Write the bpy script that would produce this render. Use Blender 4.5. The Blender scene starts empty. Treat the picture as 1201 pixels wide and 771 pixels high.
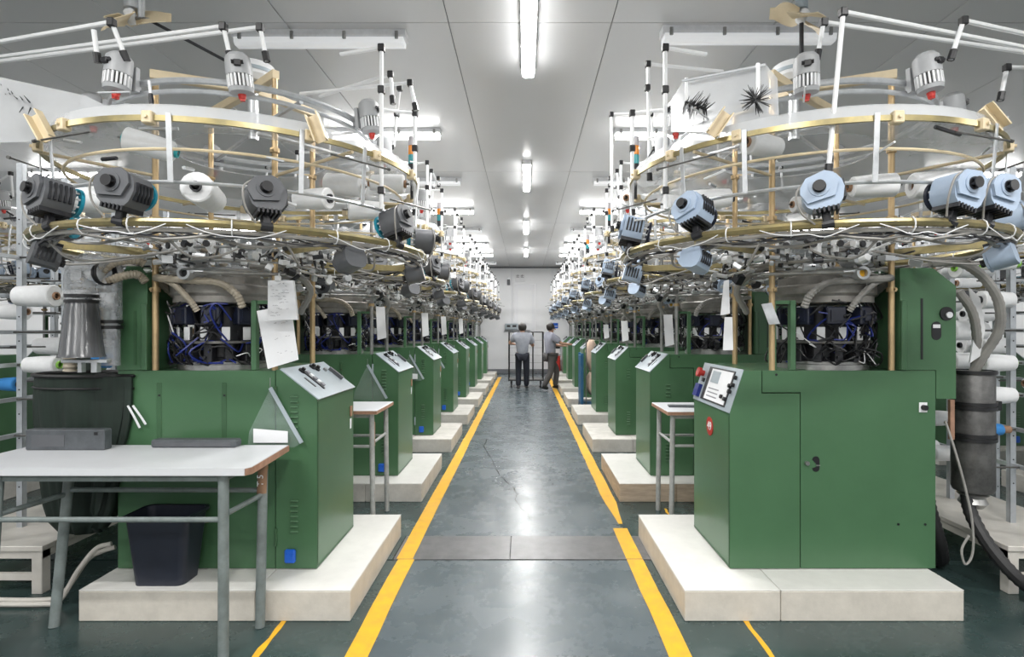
import bpy, bmesh, math, random
from math import sin, cos, pi, radians
from mathutils import Vector, Matrix, Euler
random.seed(7)
SC = bpy.context.scene
COL = SC.collection
# ------------------------------------------------------------------ camera
F, VX, VY, H = 650.0, 616.0, 386.0, 1.5
cam_d = bpy.data.cameras.new('camera'); cam = bpy.data.objects.new('camera', cam_d); COL.objects.link(cam)
cam.location = (0, 0, H); cam.rotation_euler = (pi/2, 0, 0)
cam_d.sensor_width = 36; cam_d.sensor_fit = 'HORIZONTAL'; cam_d.lens = F/1201*36
cam_d.shift_x = -(VX-600.5)/1201; cam_d.shift_y = (VY-385.5)/1201
cam_d.clip_start = .05; cam_d.clip_end = 200
SC.camera = cam
# ------------------------------------------------------------------ world, exposure
w = bpy.data.worlds.new('world'); SC.world = w; w.use_nodes = True
w.node_tree.nodes['Background'].inputs[0].default_value = (.9, .95, 1, 1)
w.node_tree.nodes['Background'].inputs[1].default_value = .3
vs = SC.view_settings
vs.view_transform = 'Standard'; vs.look = 'None'; vs.exposure = 0.14; vs.gamma = 1; vs.use_curve_mapping = False
LAMP_W = 58.0        # watts per lit batten
LAMP_EMIT = 16.0     # glow of a lit diffuser

def P(px, py, d):
    """point seen at a pixel of the photograph, d metres in front of the camera plane"""
    return Vector(((px-VX)*d/F, d, H-(py-VY)*d/F))

# ------------------------------------------------------------------ materials
def mat(name, col, rough=.5, metal=0, var=.12, scale=9, bump=0, bscale=60, alpha=1, emit=None, es=1, spec=.5, col2=None, stretch=None, coat=0):
    m = bpy.data.materials.new(name); m.use_nodes = True
    nt = m.node_tree; b = nt.nodes['Principled BSDF']
    b.inputs['Roughness'].default_value = rough; b.inputs['Metallic'].default_value = metal
    b.inputs['Specular IOR Level'].default_value = spec
    if coat: b.inputs['Coat Weight'].default_value = coat; b.inputs['Coat Roughness'].default_value = .12
    tc = nt.nodes.new('ShaderNodeTexCoord'); mp = nt.nodes.new('ShaderNodeMapping')
    nt.links.new(tc.outputs['Object'], mp.inputs[0])
    if stretch: mp.inputs['Scale'].default_value = stretch
    n = nt.nodes.new('ShaderNodeTexNoise'); n.inputs['Scale'].default_value = scale; n.inputs['Detail'].default_value = 6
    n.inputs['Roughness'].default_value = .65
    nt.links.new(mp.outputs[0], n.inputs['Vector'])
    r = nt.nodes.new('ShaderNodeValToRGB')
    c2 = col2 or tuple(c*(1-var*2) for c in col)
    r.color_ramp.elements[0].position = .3; r.color_ramp.elements[1].position = .68
    r.color_ramp.elements[0].color = (*c2, 1); r.color_ramp.elements[1].color = (*col, 1)
    nt.links.new(n.outputs['Fac'], r.inputs[0]); nt.links.new(r.outputs[0], b.inputs['Base Color'])
    if bump:
        n2 = nt.nodes.new('ShaderNodeTexNoise'); n2.inputs['Scale'].default_value = bscale; n2.inputs['Detail'].default_value = 4
        nt.links.new(mp.outputs[0], n2.inputs['Vector'])
        bp = nt.nodes.new('ShaderNodeBump'); bp.inputs['Strength'].default_value = bump; bp.inputs['Distance'].default_value = .004
        nt.links.new(n2.outputs['Fac'], bp.inputs['Height']); nt.links.new(bp.outputs[0], b.inputs['Normal'])
    if alpha < 1: b.inputs['Alpha'].default_value = alpha
    if emit:
        b.inputs['Emission Color'].default_value = (*emit, 1); b.inputs['Emission Strength'].default_value = es
    return m

M = {}
M['green'] = mat('green_enamel', (.064, .150, .073), .30, var=.06, scale=3, bump=.05, bscale=200, spec=.5)
M['green_dk'] = mat('green_enamel_dark', (.045, .115, .052), .4, var=.1, scale=3)
M['green_lt'] = mat('louver_highlight_green', (.10, .20, .11), .3)  # cabinet green lightened, light caught by the louvers put into the colour
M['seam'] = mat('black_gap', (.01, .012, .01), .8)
M['panel'] = mat('control_panel_grey', (.38, .44, .48), .35, var=.05)
M['black'] = mat('black_plastic', (.012, .012, .014), .4)
M['dark'] = mat('dark_machinery', (.02, .021, .026), .45, var=.25, scale=25)
M['navy'] = mat('navy_housing', (.012, .016, .035), .4, var=.2, scale=20)
M['blue'] = mat('blue_plastic', (.01, .12, .62), .4)
M['bluecable'] = mat('blue_air_tube', (.010, .024, .20), .4)
M['teal'] = mat('teal_plate', (.01, .28, .40), .35)
M['grey_feed'] = mat('feeder_grey', (.105, .11, .12), .45, var=.08)
M['blue_feed'] = mat('feeder_pale_blue', (.38, .47, .60), .42, var=.06)
M['brass'] = mat('passivated_steel', (.44, .36, .17), .33, metal=.75, var=.2, scale=12, col2=(.27, .24, .14))
M['copper'] = mat('passivated_post', (.62, .45, .24), .38, metal=.55, var=.15, scale=5, col2=(.45, .33, .19))
M['cream'] = mat('cream_beam', (.72, .60, .40), .5, var=.08)
M['alu'] = mat('grey_aluminium', (.62, .64, .66), .35, metal=.6, var=.12, scale=14)
M['steel'] = mat('machine_steel', (.42, .42, .41), .34, metal=.8, var=.25, scale=10)
M['steel_dk'] = mat('oily_steel', (.20, .195, .185), .42, metal=.7, var=.3, scale=16)
M['dialgrey'] = mat('dusty_cast_grey', (.34, .325, .30), .5, metal=.15, var=.2, scale=10)
M['white_pipe'] = mat('white_pipe', (.82, .83, .84), .35, var=.04)
M['white_pl'] = mat('white_plastic', (.78, .79, .80), .4, var=.05)
M['motor'] = mat('motor_grey', (.36, .37, .38), .45, var=.06)
M['red'] = mat('red_plastic', (.55, .03, .02), .4)
M['orange'] = mat('orange_lens', (.75, .26, .03), .25)
M['teallens'] = mat('green_lens', (.03, .27, .29), .25)
M['smoke'] = mat('grey_lens', (.42, .40, .42), .25)
M['yarn'] = mat('white_yarn', (.86, .87, .88), .85, var=.04, scale=30, bump=.25, bscale=220)
M['yarnblue'] = mat('blue_yarn', (.05, .27, .66), .85, var=.06, bump=.25, bscale=220)
M['core'] = mat('brown_paper_core', (.34, .20, .12), .8)
M['coregreen'] = mat('green_paper_core', (.30, .62, .10), .7)
M['coreteal'] = mat('teal_core_edge', (.03, .42, .45), .6)
M['hose'] = mat('beige_hose', (.42, .37, .29), .6, var=.15, scale=20)
M['hosegrey'] = mat('grey_hose', (.33, .32, .30), .55, var=.15)
M['hoseblack'] = mat('black_hose', (.016, .016, .017), .5)
M['acryl'] = mat('cloudy_acrylic', (.80, .82, .84), .12, var=.06, scale=3, alpha=.40)
M['film'] = mat('clear_film', (.70, .80, .80), .05, var=.2, scale=20, alpha=.10, bump=.8, bscale=22, spec=1.0)
M['clearduct'] = mat('clear_duct', (.62, .65, .68), .06, var=.3, scale=9, alpha=.45, bump=.25, bscale=22, spec=.8)
M['lintduct'] = mat('lint_filled_duct', (.13, .135, .145), .22, var=.3, scale=4, stretch=(6, 6, .5), bump=.15, bscale=14, spec=.8)
M['paper'] = mat('white_paper', (.80, .81, .83), .8, var=.03)
M['ink'] = mat('grey_ink', (.30, .30, .33), .8)
M['laminate'] = mat('pale_grey_laminate', (.62, .635, .66), .38, var=.03, scale=4)
M['ply'] = mat('brown_ply_edge', (.42, .24, .16), .7, var=.2, scale=20)
M['legpaint'] = mat('grey_green_paint', (.20, .235, .23), .45, var=.15, scale=20)
M['leglight'] = mat('light_grey_paint', (.42, .43, .42), .45, var=.15, scale=20)
M['gunbox'] = mat('dark_grey_box', (.095, .105, .115), .42, var=.2, scale=15)
M['bin'] = mat('blue_black_bin', (.018, .022, .036), .42, var=.1)
M['bag'] = mat('dark_green_mesh_bag', (.012, .026, .018), .7, var=.25, scale=5, stretch=(6, 6, .6))
M['bench'] = mat('white_board', (.66, .63, .58), .35, var=.12, scale=5)
M['galv'] = mat('galvanised_steel', (.52, .55, .58), .4, metal=.5, var=.12, scale=10)
M['drum'] = mat('sooty_steel', (.15, .148, .145), .42, metal=.4, var=.4, scale=7, bump=.2)
M['wall'] = mat('white_wall_panel', (.84, .85, .87), .45, var=.02, scale=1)
M['doorw'] = mat('white_door', (.80, .81, .84), .4, var=.02, scale=1)
M['skirt'] = mat('grey_skirting', (.20, .21, .23), .5)
M['ceil'] = mat('ceiling_panel', (.60, .605, .615), .30, var=.02, scale=.8, bump=.01, bscale=3)
M['seamceil'] = mat('panel_gap', (.16, .16, .17), .7)
M['lamp_off'] = mat('dim_lamp_cover', (.92, .93, .95), .18, var=.03, scale=20, emit=(.95, .97, 1), es=.22)
M['lamp_body'] = mat('lamp_housing', (.74, .75, .77), .4)
M['lamp_on'] = mat('lit_diffuser', (.9, .9, .9), .3, emit=(1, .99, .97), es=LAMP_EMIT)
M['yellow'] = mat('yellow_paint', (.83, .44, .006), .45, var=.06, scale=14, col2=(.60, .33, .03))
M['skin'] = mat('skin', (.52, .30, .21), .5)
M['hair'] = mat('black_hair', (.02, .016, .014), .5)
M['shirt'] = mat('grey_shirt', (.33, .35, .40), .8)
M['shirt2'] = mat('blue_grey_shirt', (.30, .31, .37), .8)
M['trouser'] = mat('dark_trousers', (.015, .018, .03), .8)
M['trouser2'] = mat('grey_brown_trousers', (.09, .085, .085), .8)
M['shoe'] = mat('black_shoes', (.015, .015, .015), .5)
M['bluecart'] = mat('blue_metal', (.015, .10, .22), .4)
M['cloth'] = mat('beige_cloth', (.68, .52, .42), .9, var=.15, scale=6)
M['pinkcap'] = mat('pink_plastic', (.75, .35, .30), .5)
M['concrete'] = mat('grey_concrete', (.60, .58, .54), .7, var=.14, scale=7, bump=.35, bscale=40)
M['creamconc'] = mat('cream_painted_concrete', (.66, .62, .55), .5, var=.09, scale=10, bump=.2, bscale=50)
M['woodside'] = mat('wooden_plinth', (.55, .44, .33), .65, var=.2, scale=6, stretch=(1, 1, 7))
M['topconc'] = mat('plinth_top_paint', (.72, .71, .68), .4, var=.05, scale=9)
M['plate'] = mat('scuffed_steel_plate', (.20, .20, .205), .36, metal=.35, var=.22, scale=12, bump=.15)

def floor_material(name, c1, c2, r0, r1):
    m = mat(name, c1, .25, var=.1, scale=1.6, col2=c2, bump=.03, bscale=4, spec=.55)
    nt = m.node_tree; b = nt.nodes['Principled BSDF']
    n = nt.nodes.new('ShaderNodeTexNoise'); n.inputs['Scale'].default_value = 3.2; n.inputs['Detail'].default_value = 9; n.inputs['Roughness'].default_value = .7
    tc = nt.nodes.new('ShaderNodeTexCoord'); nt.links.new(tc.outputs['Object'], n.inputs['Vector'])
    r = nt.nodes.new('ShaderNodeMapRange'); r.inputs['From Min'].default_value = .3; r.inputs['From Max'].default_value = .7
    r.inputs['To Min'].default_value = r0; r.inputs['To Max'].default_value = r1
    nt.links.new(n.outputs['Fac'], r.inputs['Value']); nt.links.new(r.outputs[0], b.inputs['Roughness'])
    return m
M['floor'] = floor_material('dark_green_epoxy', (.040, .068, .066), (.026, .046, .045), .20, .33)
M['aisle'] = floor_material('worn_reflecting_grey_epoxy', (.098, .122, .136), (.072, .094, .105), .20, .34)  # paler aisle: traffic wear, plus ceiling reflection put into the base colour

# ------------------------------------------------------------------ mesh builder
class MB:
    def __init__(self, s=1): self.V = []; self.Fc = []; self.s = s
    def add(self, vs, fs):
        o = len(self.V)
        self.V += [(self.s*v[0], v[1], v[2]) for v in vs]
        self.Fc += [[o+i for i in f] for f in fs]
        return self
    def box(self, x0, x1, y0, y1, z0, z1, b=0, mx=None):
        if x0 > x1: x0, x1 = x1, x0
        c = Vector(((x0+x1)/2, (y0+y1)/2, (z0+z1)/2)); h = Vector(((x1-x0)/2, (y1-y0)/2, (z1-z0)/2))
        vs = []; fs = []
        if b <= 0:
            vs = [Vector((sx*h.x, sy*h.y, sz*h.z)) for sx in (-1, 1) for sy in (-1, 1) for sz in (-1, 1)]
            fs = [(0, 1, 3, 2), (4, 6, 7, 5), (0, 4, 5, 1), (2, 3, 7, 6), (0, 2, 6, 4), (1, 5, 7, 3)]
        else:
            b = min(b, h.x*.95, h.y*.95, h.z*.95); idx = {}
            for sx in (-1, 1):
                for sy in (-1, 1):
                    for sz in (-1, 1):
                        for a in range(3):
                            v = [sx*(h.x-b), sy*(h.y-b), sz*(h.z-b)]; v[a] += (sx, sy, sz)[a]*b
                            idx[(sx, sy, sz, a)] = len(vs); vs.append(Vector(v))
            for a in range(3):
                o1, o2 = [k for k in range(3) if k != a]
                for sg in (-1, 1):
                    f = []
                    for (p, q) in ((-1, -1), (1, -1), (1, 1), (-1, 1)):
                        k = [0, 0, 0]; k[a] = sg; k[o1] = p; k[o2] = q; f.append(idx[(*k, a)])
                    fs.append(f)
                for p in (-1, 1):
                    for q in (-1, 1):
                        k1 = [0, 0, 0]; k1[o1] = p; k1[o2] = q; k2 = list(k1); k1[a] = -1; k2[a] = 1
                        fs.append([idx[(*k1, o1)], idx[(*k2, o1)], idx[(*k2, o2)], idx[(*k1, o2)]])
            for sx in (-1, 1):
                for sy in (-1, 1):
                    for sz in (-1, 1): fs.append([idx[(sx, sy, sz, a)] for a in range(3)])
        if mx is not None: vs = [mx @ v for v in vs]
        return self.add([v+c for v in vs], fs)
    def cyl(self, p0, p1, r0, r1=None, n=10, caps=True):
        p0 = Vector(p0); p1 = Vector(p1); r1 = r0 if r1 is None else r1
        d = (p1-p0).normalized(); a = d.orthogonal().normalized(); b = d.cross(a)
        vs = [p0+r0*(cos(t)*a+sin(t)*b) for t in [2*pi*i/n for i in range(n)]]
        vs += [p1+r1*(cos(t)*a+sin(t)*b) for t in [2*pi*i/n for i in range(n)]]
        fs = [(i, (i+1) % n, n+(i+1) % n, n+i) for i in range(n)]
        if caps: fs += [tuple(range(n)), tuple(range(n, 2*n))]
        return self.add(vs, fs)
    def tube(self, pts, r, n=8, closed=False, caps=True):
        pts = [Vector(p) for p in pts]; k = len(pts); vs = []; fs = []
        rs = r if isinstance(r, (list, tuple)) else [r]*k
        prev = None
        for i, p in enumerate(pts):
            t = (pts[(i+1) % k]-pts[i-1]) if closed else (pts[min(i+1, k-1)]-pts[max(i-1, 0)])
            t = t.normalized() if t.length > 1e-9 else Vector((0, 0, 1))
            a = t.orthogonal().normalized() if prev is None else (prev-t*prev.dot(t)).normalized()
            prev = a; b = t.cross(a)
            vs += [p+rs[i]*(cos(q)*a+sin(q)*b) for q in [2*pi*j/n for j in range(n)]]
        m = k if closed else k-1
        for i in range(m):
            o = i*n; o2 = ((i+1) % k)*n
            fs += [(o+j, o+(j+1) % n, o2+(j+1) % n, o2+j) for j in range(n)]
        if caps and not closed: fs += [tuple(range(n)), tuple(range((k-1)*n, k*n))]
        return self.add(vs, fs)
    def lathe(self, prof, n=24, mx=None, closed=False, a0=0, a1=2*pi):
        full = abs(a1-a0-2*pi) < 1e-6; k = len(prof); vs = []; fs = []
        m = n if full else n+1
        for i in range(m):
            t = a0+(a1-a0)*i/n
            vs += [Vector((r*cos(t), r*sin(t), z)) for r, z in prof]
        for i in range(n):
            o = i*k; o2 = ((i+1) % m)*k
            for j in range(k if closed else k-1):
                j2 = (j+1) % k
                fs.append((o+j, o+j2, o2+j2, o2+j))
        if mx is not None: vs = [mx @ v for v in vs]
        return self.add(vs, fs)
    def ring(self, R, z, wdt, hgt, n=64, c=(0, 0)):
        return self.lathe([(R-wdt/2, z-hgt/2), (R+wdt/2, z-hgt/2), (R+wdt/2, z+hgt/2), (R-wdt/2, z+hgt/2)], n, Matrix.Translation((c[0], c[1], 0)), closed=True)
    def torus(self, R, z, r, n=64, k=8, c=(0, 0)):
        return self.lathe([(R+r*cos(2*pi*j/k), z+r*sin(2*pi*j/k)) for j in range(k)], n, Matrix.Translation((c[0], c[1], 0)), closed=True)
    def prism(self, poly, lo, hi, axis='y'):
        f = {'y': lambda a, b, t: (a, t, b), 'x': lambda a, b, t: (t, a, b), 'z': lambda a, b, t: (a, b, t)}[axis]
        n = len(poly)
        vs = [f(a, b, lo) for a, b in poly]+[f(a, b, hi) for a, b in poly]
        fs = [tuple(range(n)), tuple(range(n, 2*n))]+[(i, (i+1) % n, n+(i+1) % n, n+i) for i in range(n)]
        return self.add(vs, fs)
    def mesh(self, name, mt, sharp=35):
        me = bpy.data.meshes.new(name); me.from_pydata(self.V, [], self.Fc)
        bm = bmesh.new(); bm.from_mesh(me)
        bmesh.ops.recalc_face_normals(bm, faces=bm.faces)
        for f in bm.faces: f.smooth = True
        bm.to_mesh(me); bm.free()
        me.set_sharp_from_angle(angle=radians(sharp))
        me.materials.append(mt if not isinstance(mt, str) else M[mt])
        return me
    def build(self, name, mt, parent=None, loc=(0, 0, 0), rot=(0, 0, 0), sharp=35):
        return inst(name, self.mesh(name, mt, sharp), parent, loc, rot)

def inst(name, me, parent=None, loc=(0, 0, 0), rot=(0, 0, 0)):
    o = bpy.data.objects.new(name, me); COL.objects.link(o)
    o.parent = parent; o.location = loc; o.rotation_euler = rot
    return o
def tag(o, label=None, cat=None, group=None, kind=None):
    if label: o['label'] = label
    if cat: o['category'] = cat
    if group: o['group'] = group
    if kind: o['kind'] = kind
    return o
def thing(name, label, cat, loc=(0, 0, 0), rz=0, group=None):
    e = bpy.data.objects.new(name, None); COL.objects.link(e)
    e.empty_display_size = .1; e.location = loc; e.rotation_euler = (0, 0, rz)
    return tag(e, label, cat, group)
def copy_tree(o, parent=None):
    c = o.copy(); COL.objects.link(c); c.parent = parent
    for ch in o.children: copy_tree(ch, c)
    return c
def spline(pts, n=8):
    pts = [Vector(p) for p in pts]; out = []
    q = [pts[0]*2-pts[1]]+pts+[pts[-1]*2-pts[-2]]
    for i in range(1, len(q)-2):
        a, b, c, d = q[i-1:i+3]
        for k in range(n):
            t = k/n
            out.append(.5*((2*b)+(c-a)*t+(2*a-5*b+4*c-d)*t*t+(3*b-a-3*c+d)*t**3))
    out.append(pts[-1]); return out
def hose(mb, pts, r, n=10, per=10, corr=.1):
    sp = spline(pts, per)
    return mb.tube(sp, [r*(1+(corr if i % 2 else -corr)) for i in range(len(sp))], n)
def text_mesh(txt, size, name, mt, extrude=.001):
    cu = bpy.data.curves.new(name, 'FONT'); cu.body = txt; cu.size = size; cu.extrude = extrude
    cu.align_x = 'CENTER'; cu.align_y = 'CENTER'; cu.resolution_u = 3
    tmp = bpy.data.objects.new(name, cu); COL.objects.link(tmp)
    dg = bpy.context.evaluated_depsgraph_get()
    me = bpy.data.meshes.new_from_object(tmp.evaluated_get(dg)); me.name = name
    bpy.data.objects.remove(tmp); bpy.data.curves.remove(cu)
    me.materials.clear(); me.materials.append(M[mt]); return me

# ------------------------------------------------------------------ the setting
RX, Y0, Y1, ZC = 8.2, -5.0, 18.75, 3.6
fl = tag(MB().box(-RX, RX, Y0, Y1, -.12, -.012).build('floor', 'seam'), kind='structure')
g = .004
for ya, yb in ((Y0, 3.6), (4.01, 7.7), (7.7, 11.5), (11.5, 15.2), (15.2, Y1)):
    e = .011 if yb == 3.6 else g
    MB().box(-RX, -.78, ya+g, yb-e, -.012, 0).build('floor_slab', 'floor', fl)
    MB().box(.72, RX, ya+g, yb-e, -.012, 0).build('floor_slab', 'floor', fl)
    MB().box(-.78, .72, ya+g, yb-e, -.012, 0).build('aisle_slab', 'aisle', fl)
for xa, xb in ((-RX, -.86), (.86, RX)):
    MB().box(xa+g, xb-g, 3.6+g, 4.01-.001, -.012, 0).build('floor_slab', 'floor', fl)
for xa, xb in ((-.86, -.10), (-.10, .86)):
    MB().box(xa+g/2, xb-g/2, 3.6+g, 4.01-.001, -.012, .002, b=.001).build('cover_plate', 'plate', fl)
def strip(pts, wd, z0, z1):
    mb = MB(); vs = []; fs = []
    for i, p in enumerate(pts):
        wv = wd[i] if isinstance(wd, list) else wd
        vs += [(p[0]-wv/2, p[1], z0), (p[0]+wv/2, p[1], z0), (p[0]+wv/2, p[1], z1), (p[0]-wv/2, p[1], z1)]
    for i in range(len(pts)-1):
        o = 4*i
        fs += [(o+j, o+(j+1) % 4, o+4+(j+1) % 4, o+4+j) for j in range(4)]
    fs += [(0, 1, 2, 3), (len(vs)-4, len(vs)-3, len(vs)-2, len(vs)-1)]
    return mb.add(vs, fs)
rr = random.Random(3)
def wob(x, ya, yb, n, a): return [(x+rr.uniform(-a, a), ya+(yb-ya)*i/n) for i in range(n+1)]
strip(wob(-.775, Y0, 3.6, 40, .003), .105, 0, .003).build('painted_line', 'yellow', fl)
strip(wob(-.785, 3.61, 17.2, 50, .004), .105, 0, .0035).build('painted_line', 'yellow', fl)
strip(wob(.712, Y0, 3.6, 40, .003), .105, 0, .003).build('painted_line', 'yellow', fl)
strip(wob(.712, 3.61, 4.16, 4, .002), .105, 0, .0035).build('painted_line', 'yellow', fl)
strip(wob(.735, 4.26, 17.2, 50, .004), [.03, .06, .1]+[.105]*48, 0, .003).build('painted_line', 'yellow', fl)
strip(wob(-1.235, Y0, 2.86, 90, .006), [rr.uniform(.012, .038) for _ in range(91)], 0, .002).build('painted_line', 'yellow', fl)
strip(wob(1.13, Y0, 2.86, 90, .004), [rr.uniform(.02, .036) for _ in range(91)], 0, .002).build('painted_line', 'yellow', fl)
strip(wob(1.16, 4.1, 4.62, 12, .008), .02, 0, .002).build('painted_line', 'yellow', fl)
ck = [P(x, y, H*F/(y-VY)) for x, y in ((571, 515), (568, 523), (574, 534), (580, 546), (583, 553), (592, 564), (603, 572), (607, 580), (605, 586), (613, 597), (621, 603), (622, 612))]
cp = []
for a, b in zip(ck, ck[1:]):
    for t in range(4): cp.append((a.x+(b.x-a.x)*t/4+rr.uniform(-.012, .012), a.y+(b.y-a.y)*t/4))
strip([(p[0], p[1]) for p in reversed(cp)], [rr.uniform(.004, .014) for _ in cp], -.002, .0006).build('floor_crack', 'seam', fl)

ce = tag(MB().box(-RX, RX, Y0, Y1, ZC+.01, ZC+.12).build('ceiling', 'seamceil'), kind='structure')
xs = [-.526+1.12*k for k in range(-6, 8)]; xs = [-RX]+[x for x in xs if -RX < x < RX]+[RX]
ys = [3.8+3.6*k for k in range(-2, 5)]; ys = [Y0]+[y for y in ys if Y0+.2 < y < Y1]+[Y1]
pm = {}
for xa, xb in zip(xs, xs[1:]):
    for ya, yb in zip(ys, ys[1:]):
        k = (round(xb-xa, 3), round(yb-ya, 3))
        if k not in pm: pm[k] = MB().box(-k[0]/2+.003, k[0]/2-.003, -k[1]/2+.003, k[1]/2-.003, 0, .012, b=.002).mesh('ceiling_panel', 'ceil')
        inst('ceiling_panel', pm[k], ce, ((xa+xb)/2, (ya+yb)/2, ZC))
tag(MB().box(-RX-.1, -RX, Y0, Y1, -.12, ZC+.12).build('wall_left', 'wall'), kind='structure')
tag(MB().box(RX, RX+.1, Y0, Y1, -.12, ZC+.12).build('wall_right', 'wall'), kind='structure')
tag(MB().box(-RX, RX, Y0-.1, Y0, -.12, ZC+.12).build('wall_front', 'wall'), kind='structure')
wb = tag(MB().box(-RX, RX, Y1, Y1+.1, -.12, ZC+.12).build('wall_back', 'wall'), kind='structure')
tag(MB().box(-RX, RX, Y1-.04, Y1-.002, ZC-.05, ZC-.002, b=.004).build('trim_1', 'skirt'), kind='structure')
tag(MB().box(-RX, RX, Y1-.025, Y1-.002, 0, .14, b=.004).build('baseboard_back', 'skirt'), kind='structure')
tag(MB().box(-.47, -.43, Y1-.03, Y1-.002, .14, ZC-.05, b=.004).build('trim_2', 'doorw'), kind='structure')
dr = tag(MB().box(-.36, .34, Y1-.05, Y1-.002, .14, 3.02, b=.006).build('door_1', 'doorw'), kind='structure')
MB().box(-.40, -.36, Y1-.06, Y1-.002, .14, 3.06).box(.34, .38, Y1-.06, Y1-.002, .14, 3.06).box(-.36, .34, Y1-.06, Y1-.002, 3.02, 3.06).build('door_frame', 'wall', dr)
MB().box(-.24, .22, Y1-.053, Y1-.05, 1.7, 2.8).build('door_panel', 'wall', dr)

# ------------------------------------------------------------------ ceiling lamps
def lamp_meshes(L, lit):
    a = MB().prism([(-.052, .10), (-.056, .06), (-.045, .045), (.045, .045), (.056, .06), (.052, .10)], -L/2, L/2, 'x').mesh('housing', 'lamp_body')
    d = MB().prism([(-.05, .048), (-.046, .012), (-.028, 0), (.028, 0), (.046, .012), (.05, .048)], -L/2+.015, L/2-.015, 'x').mesh('diffuser', 'lamp_on' if lit else 'lamp_off')
    c = MB().box(-.012, .012, -.063, -.048, .03, .085, b=.003).mesh('clip', 'steel')
    t = MB().cyl((-L/2+.04, .02, .03), (L/2-.04, .02, .03), .012, n=10).cyl((-L/2+.04, -.02, .03), (L/2-.04, -.02, .03), .012, n=10).mesh('tube', 'white_pl')
    return a, d, c, t
LM = {}
def lamp(x, y, along, lit, label, group):
    L = 1.22
    if lit not in LM: LM[lit] = lamp_meshes(L, lit)
    a, d, c, t = LM[lit]
    r = thing('ceiling_lamp', label, 'lamp', (x, y, ZC-.1), pi/2 if along else 0, group)
    inst('housing', a, r); inst('diffuser', d, r)
    if not lit: inst('tube', t, r)
    for k in range(4):
        xx = -L/2+.06+k*(L-.12)/3
        inst('clip', c, r, (xx, 0, 0)); inst('clip', c, r, (xx, 0, 0), (0, 0, pi))
    if lit:
        ld = bpy.data.lights.new('lamp_light', 'AREA'); ld.shape = 'RECTANGLE'; ld.size = L*.95; ld.size_y = .08
        ld.energy = LAMP_W; ld.color = (1, .985, .965)
        lo = inst('lamp_light', ld, r, (0, 0, -.012))
for k in range(-2, 4):
    lamp(.02 if k > 0 else .024, 3.82+3.66*k, True, True, 'lit white batten lamp above the aisle, %s from the far wall' % ('nearest', 'second', 'third', 'fourth', 'fifth', 'sixth')[3-k], 'lit lamps above the aisle')
lamp(-1.45, 3.93, False, False, 'dim clear-covered batten lamp above the machine behind the long table', None)
lamp(1.56, 3.88, False, False, 'dim clear-covered batten lamp above the machine with the red badge', None)
for k in range(1, 8):
    for xx, nm in ((-1.5, 'row behind the long table'), (1.55, 'row with the red badge')):
        lamp(xx, 3.93+1.9*k, False, k in (1, 3, 5, 6), ('lit' if k in (1, 3, 5, 6) else 'dim')+' crosswise lamp above the %s machine of the ' % ('first', 'second', 'third', 'fourth', 'fifth', 'sixth', 'seventh', 'eighth')[k]+nm, ('lit' if k in (1, 3, 5, 6) else 'dim')+' crosswise lamps above the '+nm)
for sx in (-1, 1):
    for yy in (-2, 1.5, 7.3, 11.3):
        lamp(sx*5.9, yy, False, True, 'lit crosswise batten lamp beyond the yarn racks, on the '+('long table' if sx < 0 else 'steel canister')+' side', 'lamps beyond the racks')
    for yy in (-2.5, .8):
        lamp(sx*2.2, yy, False, True, 'lit crosswise batten lamp over the open floor before the machines', 'lamps over the open floor')

# ------------------------------------------------------------------ plinths
PH = .16
XC = {'L': -1.62, 'R': 1.60}; SG = {'L': 1, 'R': -1}
YC, PITCH, NM = 3.30, 1.93, 8
def ORD(k): return ['first', 'second', 'third', 'fourth', 'fifth', 'sixth', 'seventh', 'eighth'][k]
ROW = {'L': 'row behind the long table', 'R': 'row with the red badge'}
def yc(k): return YC+PITCH*k+(.03 if k else 0)
for side in 'LR':
    s = SG[side]
    for k in range(NM):
        a, b = (-.67, .724) if side == 'L' else (-.65, .783)
        sd = 'creamconc' if k == 0 else ('woodside' if (side == 'R' and k == 1) else 'concrete')
        r = thing('machine_plinth', (('cream painted' if k == 0 else 'pale wood-sided' if sd == 'woodside' else 'pale grey concrete')+' plinth under the '+ORD(k)+' machine of the '+ROW[side]), 'plinth', (XC[side], yc(k), 0), group='machine plinths')
        j = .235 if side == 'L' else .29
        for (u0, u1) in ((a, j-.0015), (j+.0015, b)):
            MB(s).box(u0, u1, -.46, .70, 0, PH-.006, b=.004).build('plinth_block', sd, r)
            MB(s).box(u0, u1, -.46, .70, PH-.0055, PH, b=.002).build('plinth_top', 'topconc' if k < 2 else 'concrete', r)

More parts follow.
